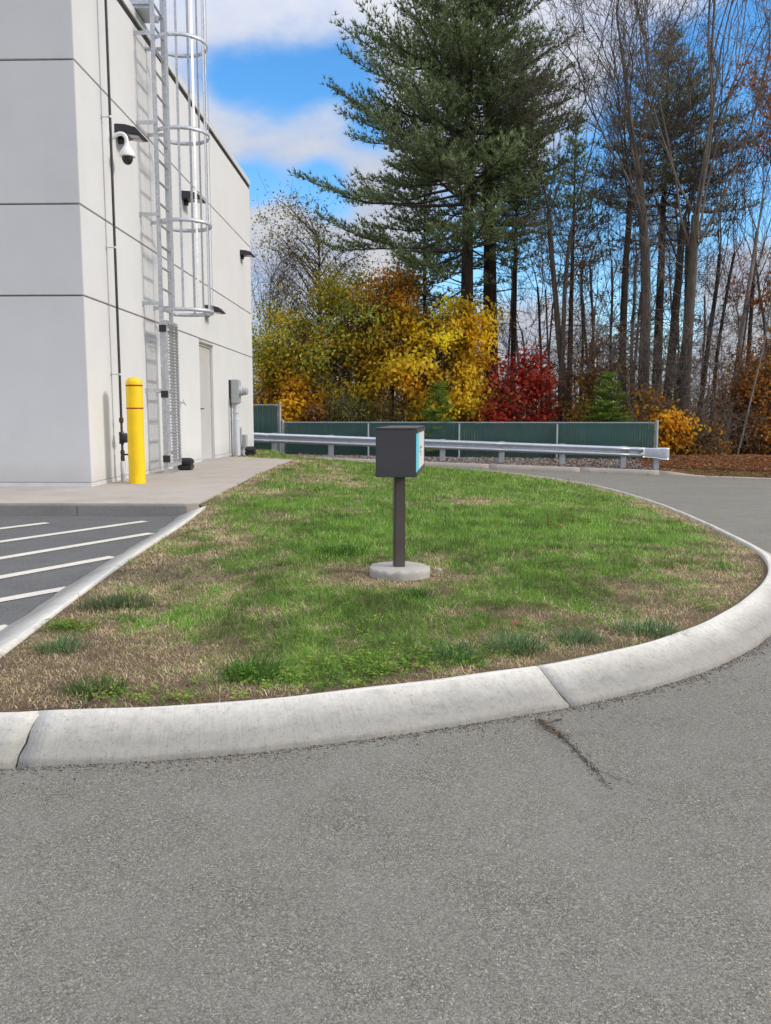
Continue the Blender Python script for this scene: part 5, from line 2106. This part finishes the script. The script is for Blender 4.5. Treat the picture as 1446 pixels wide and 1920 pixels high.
def grass():
    rng = np.random.default_rng(200)
    bbx = (-2.2, 3.6)
    tot = []
    # (y range, blades per square metre, length, width)
    for y0, y1, dn, ln, wd in ((2.3, 3.4, 33000, .022, .0024), (3.4, 4.6, 21000, .024, .0031), (4.6, 6.5, 11000, .027, .0046), (6.5, 9.5, 7000, .033, .0085), (9.5, 14, 3200, .038, .014), (14, 23, 1400, .045, .022)):
        xa, xb = (-2.2, 3.6) if y0 < 9 else ((-2.6, 4.2) if y0 < 14 else (-6.0, 3.6))
        n = int((xb - xa) * (y1 - y0) * dn)
        P = np.stack([rng.uniform(xa, xb, n), rng.uniform(y0, y1, n)], 1)
        P = P[inside(P, lawn_poly)]
        tot.append((P, ln, wd))
    VV, FF, CC, o = [], [], [], 0
    foot = np.array([SBX, SBY])
    for P, ln, wd in tot:
        ed = edge_dist(P, lawn_poly)
        fd = np.linalg.norm(P - foot, axis=1)
        keep = (ed > .008) & (fd > SBR + .01)
        P, ed, fd = P[keep], ed[keep], fd[keep]
        g = seeds(P, np.minimum(ed, (fd - SBR) * 1.5 + .06)) + rng.normal(0, .17, len(P))
        # thin turf: bare soil shows where it is driest
        keep = rng.random(len(P)) < np.clip(.68 + g * .8, .40, 1)
        P, g, ed = P[keep], g[keep], ed[keep]
        keep = rng.random(len(P)) < np.where(P[:, 1] < 5, .12 + .88 * sstep((ed + .05 * vnoise(P, 12)) / .075), 1)
        P, g, ed = P[keep], g[keep], ed[keep]
        n = len(P)
        Z = np.concatenate([lawn_z(P[i:i + 4000]) for i in range(0, n, 4000)]) if n else np.zeros(0)
        gc = np.clip(g, 0, 1)
        isg = rng.random(n) < .90 * sstep((gc - .16) / .62)
        col = np.where(isg[:, None], GREEN[rng.choice(5, n, p=[.34, .28, .14, .16, .08])], DRY[rng.choice(5, n, p=[.3, .25, .2, .13, .12])])
        pale = sstep((.55 - gc) / .4)[:, None] * isg[:, None]
        col = col * (1 - .45 * pale) + np.array([.22, .22, .06]) * .45 * pale
        col = col * (1 + rng.normal(0, .16, (n, 1)))
        col = col * np.clip(1 + .75 * vnoise(P, 5.3, 2) + .6 * vnoise(P, 16, 4), .5, 1.7)[:, None]
        L = ln * rng.uniform(.55, 1.35, n) * np.where(rng.random(n) < .09, 1.8, 1) * np.where(isg, .85 + .55 * gc, .9)
        az = rng.uniform(0, 6.28, n)
        flat = np.where(isg, rng.uniform(.2, 1.35, n), rng.uniform(.7, 1.55, n))
        D1 = np.stack([np.cos(az) * np.sin(flat * .55), np.sin(az) * np.sin(flat * .55), np.cos(flat * .55)], 1)
        D2 = np.stack([np.cos(az) * np.sin(flat * 1.15), np.sin(az) * np.sin(flat * 1.15), np.cos(np.minimum(flat * 1.15, 1.62))], 1)
        s = np.stack([-np.sin(az + rng.normal(0, .6, n)), np.cos(az), np.zeros(n)], 1) * (wd * rng.uniform(.6, 1.25, n) / 2)[:, None]
        B0 = np.c_[P, Z - .004]
        B1 = B0 + D1 * (L * .5)[:, None]
        B2 = B1 + D2 * (L * .55)[:, None]
        if wd > .0068:        # far turf: one sliver per blade
            VV.append(np.stack([B0 - s, B0 + s, B2], 1).reshape(-1, 3))
            FF.append(np.arange(n * 3).reshape(n, 3) + o)
            CC.append(np.repeat(np.clip(col, .01, 1), 3, 0))
            o += n * 3
            continue
        V = np.stack([B0 - s, B0 + s, B1 + s * .8, B1 - s * .8, B2], 1).reshape(-1, 3)
        i = np.arange(n) * 5 + o
        FF.append(np.concatenate([np.stack([i, i + 1, i + 2], 1), np.stack([i, i + 2, i + 3], 1), np.stack([i + 3, i + 2, i + 4], 1)]))
        VV.append(V)
        CC.append(np.repeat(np.clip(col, .01, 1), 5, 0))
        o += n * 5
    print('grass vertices', o)
    tag(aobj('grass', np.vstack(VV), [np.vstack(FF)], MAT['grass'], col=np.vstack(CC)), kind='stuff')


grass()


def weeds():
    # clover and plantain, in drifts near the front kerb and among the turf
    rng = np.random.default_rng(250)
    PP, NN_, AA, LL, CO = [], [], [], [], []
    spots = []
    for px, py, sx, sy, n in ((720, 1240, 130, 26, 170), (560, 1262, 80, 20, 70), (470, 1258, 40, 14, 40), (860, 1222, 50, 18, 40), (300, 1300, 150, 14, 60), (640, 1190, 160, 30, 60), (1340, 1125, 50, 10, 30), (130, 1166, 40, 8, 30), (950, 1080, 300, 60, 90), (700, 1000, 250, 40, 50)):
        for _ in range(n):
            spots.append((px + rng.normal(0, sx * .6), py + rng.normal(0, sy * .6)))
    pts = np.array([hit(px, min(max(py, 880), 1345), lambda a, b: np.full_like(a, .115))[:2] for px, py in spots])
    pts = pts[inside(pts, lawn_poly)]
    pts = pts[(edge_dist(pts, lawn_poly) > .02) & (np.linalg.norm(pts - np.array([SBX, SBY]), axis=1) > SBR + .03)]
    zz = lawn_z(pts)
    lime = np.array([(.17, .32, .03), (.23, .35, .04), (.11, .25, .035), (.30, .38, .06)])
    for (x, y), z in zip(pts, zz):
        k = rng.integers(5, 12)
        a = rng.uniform(0, 6.28, k)
        q = rng.uniform(.002, .02, k)
        PP.append(np.stack([x + q * np.cos(a), y + q * np.sin(a), z + rng.uniform(.006, .026, k)], 1))
        NN_.append(unit(np.stack([np.cos(a) * .4, np.sin(a) * .4, np.ones(k)], 1) + rng.normal(0, .2, (k, 3))))
        AA.append(np.stack([np.cos(a), np.sin(a), rng.uniform(-.2, .6, k)], 1))
        LL.append(rng.uniform(.008, .019, k))
        CO.append(lime[rng.integers(0, 4)] * (1 + rng.normal(0, .12, (k, 1))))
    L = np.concatenate(LL)
    V, f, c = leaf_mesh(np.vstack(PP), np.vstack(NN_), np.vstack(AA), L, L * .62, np.clip(np.vstack(CO), .01, 1))
    tag(aobj('weeds', V, [f], MAT['grass'], col=c), kind='stuff')


weeds()


def tuft(px, py, rad, h, n, label, seed, cols):
    rng = np.random.default_rng(seed)
    c = hit(px, py, lambda a, b: np.full_like(a, .115))
    z = float(lawn_z(c[None, :2])[0])
    org = np.array([c[0], c[1], z])
    a = rng.uniform(0, 6.28, n)
    q = rad * rng.random(n) ** .7 * 1.1
    P = np.stack([c[0] + q * np.cos(a), c[1] + q * np.sin(a) * .8, np.full(n, z - .004)], 1)
    az = a + rng.normal(0, .6, n)
    flat = rng.uniform(.3, 1.35, n)
    L = h * .8 * rng.uniform(.5, 1.3, n)
    D1 = np.stack([np.cos(az) * np.sin(flat * .6), np.sin(az) * np.sin(flat * .6), np.cos(flat * .6)], 1)
    D2 = np.stack([np.cos(az) * np.sin(flat * 1.25), np.sin(az) * np.sin(flat * 1.25), np.cos(flat * 1.25)], 1)
    s = np.stack([-np.sin(az), np.cos(az), np.zeros(n)], 1) * (.0042 * rng.uniform(.6, 1.2, n) / 2)[:, None]
    B1 = P + D1 * (L * .55)[:, None]
    B2 = B1 + D2 * (L * .5)[:, None]
    V = np.stack([P - s, P + s, B1 + s * .85, B1 - s * .85, B2], 1).reshape(-1, 3)
    i = np.arange(n) * 5
    Fq = np.concatenate([np.stack([i, i + 1, i + 2], 1), np.stack([i, i + 2, i + 3], 1), np.stack([i + 3, i + 2, i + 4], 1)])
    col = palette(rng, n, cols, None, .16)
    o = aobj('grass_tuft', V, [Fq], MAT['grass'], org=org, col=np.repeat(col, 5, 0))
    tag(o, label, 'grass tuft', 'coarse tufts standing out of the lawn')


BLUEG = [(.10, .19, .065), (.14, .24, .09), (.075, .14, .05), (.19, .29, .12)]
LIME = [(.14, .22, .022), (.20, .26, .035), (.10, .18, .02)]
tuft(966, 1206, .105, .085, 420, 'dark blue green grass tuft nearest the kerb joint', 301, BLUEG)
tuft(1082, 1190, .095, .07, 300, 'dark grass tuft right of the one nearest the kerb joint', 302, BLUEG)
tuft(1212, 1172, .14, .07, 460, 'wide dark grass tuft near the right end of the front kerb', 303, BLUEG)
tuft(220, 1128, .16, .08, 520, 'wide grey green grass tuft near the left kerb', 304, [(.085, .125, .05), (.11, .15, .06), (.06, .095, .04)])
tuft(130, 1168, .10, .05, 260, 'flat lime green grass tuft against the left kerb', 305, LIME)
tuft(850, 1224, .10, .07, 320, 'dark grass tuft in the turf above the front kerb, middle', 306, BLUEG)
tuft(470, 1256, .10, .08, 360, 'bright green leafy tuft left of middle near the front kerb', 307, [(.06, .16, .02), (.09, .2, .03), (.05, .12, .03)])
tuft(180, 1284, .09, .06, 230, 'small green tuft in the bare soil at the front left', 308, [(.06, .13, .02), (.08, .15, .03)])
tuft(115, 1208, .09, .08, 220, 'thin grey green tuft left, between lime tuft and front kerb', 309, BLUEG)
tuft(640, 1042, .16, .075, 620, 'deep green tall grass patch left of the sign footing', 310, [(.045, .125, .015), (.06, .155, .02), (.04, .10, .018)])
tuft(775, 1122, .09, .05, 300, 'small deep green mossy tuft in front of the sign footing', 311, [(.045, .125, .015), (.06, .155, .02)])


# loose stone and leaves on the lawn
def stone_thing():
    c = hit(823, 1060, lambda a, b: np.full_like(a, .17))
    z = float(lawn_z(c[None, :2])[0])
    rng = np.random.default_rng(5)
    bm = bmesh.new()
    bmesh.ops.create_icosphere(bm, subdivisions=1, radius=.021)
    for v in bm.verts:
        v.co = Vector((v.co.x * .9, v.co.y * .7, v.co.z * 1.05)) * (1 + rng.normal(0, .16))
    me = bpy.data.meshes.new('stone')
    bm.to_mesh(me)
    bm.free()
    me.materials.append(MAT['footing'])
    o = link('stone', me, None, (c[0], c[1], z + .014))
    tag(o, 'small pale stone on the grass right of the sign footing', 'stone')


stone_thing()


def fallen(px, py, label, col, s, seed):
    rng = np.random.default_rng(seed)
    c = hit(px, py, lambda a, b: np.full_like(a, .13 if py > 950 else .08))
    z = float(lawn_z(c[None, :2])[0]) + .035
    n = 9
    a = np.linspace(0, 2 * np.pi, 2 * n, endpoint=False)
    rr = np.where(np.arange(2 * n) % 2 == 0, s, s * .55) * rng.uniform(.8, 1.15, 2 * n)
    V = np.vstack([[c[0], c[1], z], np.stack([c[0] + rr * np.cos(a), c[1] + rr * np.sin(a), z + rng.normal(.004, .008, 2 * n)], 1)])
    k = np.arange(2 * n)
    f = np.stack([np.zeros(2 * n, int), k + 1, (k + 1) % (2 * n) + 1], 1)
    o = aobj('fallen_leaf', V, [f], MAT['leaf'], org=(c[0], c[1], z), col=np.tile(np.array(col), (len(V), 1)))
    tag(o, label, 'leaf', 'fallen leaves on the lawn')


fallen(967, 1172, 'pink fallen leaf behind the dark tuft nearest the kerb joint', (.55, .22, .18), .022, 1)
fallen(1030, 975, 'red fallen leaf on the green turf right of the sign, left of another', (.40, .05, .02), .028, 2)
fallen(1050, 985, 'orange red fallen leaf on the turf, right of the red one', (.45, .14, .03), .026, 3)
fallen(1100, 966, 'reddish fallen leaf farthest right on the green turf', (.40, .10, .04), .026, 4)
fallen(932, 984, 'orange fallen leaf on the turf nearest right of the sign post', (.45, .20, .05), .022, 5)


# gravel strip, leaf litter, verge grass at the far kerb
def litter():
    rng = np.random.default_rng(400)
    n = 9000
    X = rng.uniform(-8, railx(1232), n)
    Y = yk(X) + rng.uniform(.22, 2.3, n)
    Z = zground(X, Y)
    base = np.array([(1, 0, 0), (-1, 0, 0), (0, 1, 0), (0, -1, 0), (0, 0, 1), (0, 0, -1)], float)
    Fo = np.array([(0, 2, 4), (2, 1, 4), (1, 3, 4), (3, 0, 4), (2, 0, 5), (1, 2, 5), (3, 1, 5), (0, 3, 5)])
    s = rng.uniform(.018, .05, (n, 1, 1)) * rng.uniform(.6, 1.2, (n, 6, 1))
    V = base[None] * s
    a = rng.uniform(0, 6.28, n)
    ca, sa = np.cos(a)[:, None], np.sin(a)[:, None]
    V = np.stack([V[..., 0] * ca - V[..., 1] * sa, V[..., 0] * sa + V[..., 1] * ca, V[..., 2] * .8], -1) + np.stack([X, Y, Z + .012], 1)[:, None]
    f = (Fo[None] + (np.arange(n) * 6)[:, None, None]).reshape(-1, 3)
    col = palette(rng, n, [(.22, .20, .19), (.32, .29, .27), (.14, .13, .125), (.30, .24, .20)], None, .2)
    tag(aobj('gravel', V.reshape(-1, 3), [f], MAT['stone'], col=np.repeat(col, 6, 0)), kind='stuff')
    # brown leaves: thick on the bank past the rail, thin along the gravel
    n1, n2, n3 = 11000, 900, 36
    X = np.r_[rng.uniform(railx(1215), 22, n1), rng.uniform(-4, 8.5, n2), rng.uniform(2, 14, n3)]
    k = np.r_[.95 + 2.6 * rng.random(n1) ** 1.2, rng.uniform(.25, 3.5, n2), rng.uniform(-5, -.05, n3) * rng.random(n3)]
    Y = yk(X) + k
    n = len(X)
    Z = np.where(k > 0, zground(X, Y), zroad(X, Y)) + rng.uniform(.008, .06, n) * np.where(k > 0, 1, .2)
    N_ = unit(rng.normal(0, .7, (n, 3)) + np.array([0, -.2, 1]))
    A_ = rng.normal(size=(n, 3)) * np.array([1, 1, .3])
    col = palette(rng, n, [(.30, .13, .055), (.40, .20, .09), (.22, .085, .035), (.36, .13, .04), (.48, .30, .17)], [.3, .22, .2, .16, .12], .15)
    V, f, c = leaf_mesh(np.stack([X, Y, Z], 1), N_, A_, rng.uniform(.06, .13, n), rng.uniform(.045, .10, n), col)
    tag(aobj('leaf_litter', V, [f], MAT['leaf'], col=c), kind='stuff')
    # verge grass behind the flush kerb
    n = 5200
    X = rng.uniform(railx(1285), 26, n)
    k = .2 + rng.random(n) * 1.0
    Y = yk(X) + k
    P = np.stack([X, Y, zground(X, Y) - .005], 1)
    D = unit(rng.normal(0, .45, (n, 3)) + np.array([0, 0, 1]))
    col = palette(rng, n, [(.10, .14, .035), (.16, .17, .05), (.26, .21, .09), (.07, .11, .03)], None, .2)
    V, f, c = blades_mesh(P, D, rng.uniform(.04, .11, n), np.full(n, .02), col, rng=rng)
    tag(aobj('verge_grass', V, [f], MAT['grass'], col=c), kind='stuff')
    # loose grit along the front kerb and in the crack
    n = 3200
    ia = rng.integers(int(np.searchsorted(arc, cut_pts[1])), int(np.searchsorted(arc, cut_pts[4])), n)
    off = KW + .002 + rng.gamma(1.0, .020, n)
    Q = loop[ia] + nout[ia] * off[:, None] + tang[ia] * rng.uniform(-.02, .02, n)[:, None]
    cr = np.array([atz(px, py, .004)[:2] for px, py in ((1008, 1349), (1052, 1380), (1098, 1422), (1140, 1475))])
    m = 260
    tt = rng.random(m) ** 1.4 * 3
    Q2 = np.stack([np.interp(tt, range(4), cr[:, i]) for i in range(2)], 1) + rng.normal(0, .010, (m, 2))
    Q = np.vstack([Q, Q2])
    n = len(Q)
    s = rng.uniform(.0012, .0042, (n, 1, 1)) * rng.uniform(.6, 1.2, (n, 6, 1))
    V = base[None] * s + np.c_[Q, zroad(Q[:, 0], Q[:, 1]) + .002][:, None]
    f = (Fo[None] + (np.arange(n) * 6)[:, None, None]).reshape(-1, 3)
    col = palette(rng, n, [(.20, .19, .18), (.28, .26, .24), (.10, .095, .09), (.24, .17, .11)], None, .2)
    tag(aobj('loose_grit', V.reshape(-1, 3), [f], MAT['stone'], col=np.repeat(col, 6, 0)), kind='stuff')
    # dry grass stems caught in the kerb joint and crack
    n = 60
    tt = rng.random(n) * 1.2
    Q = np.stack([np.interp(tt, range(4), cr[:, i]) for i in range(2)], 1) + rng.normal(0, .012, (n, 2))
    P = np.c_[Q, np.full(n, .008)]
    D = unit(rng.normal(size=(n, 3)) * np.array([1, 1, .15]))
    V, f, c = blades_mesh(P, D, rng.uniform(.015, .05, n), np.full(n, .003), palette(rng, n, [(.20, .13, .09), (.30, .22, .15), (.12, .08, .06)]), rng=rng)
    tag(aobj('dry_debris', V, [f], MAT['leaf'], col=c), kind='stuff')


litter()
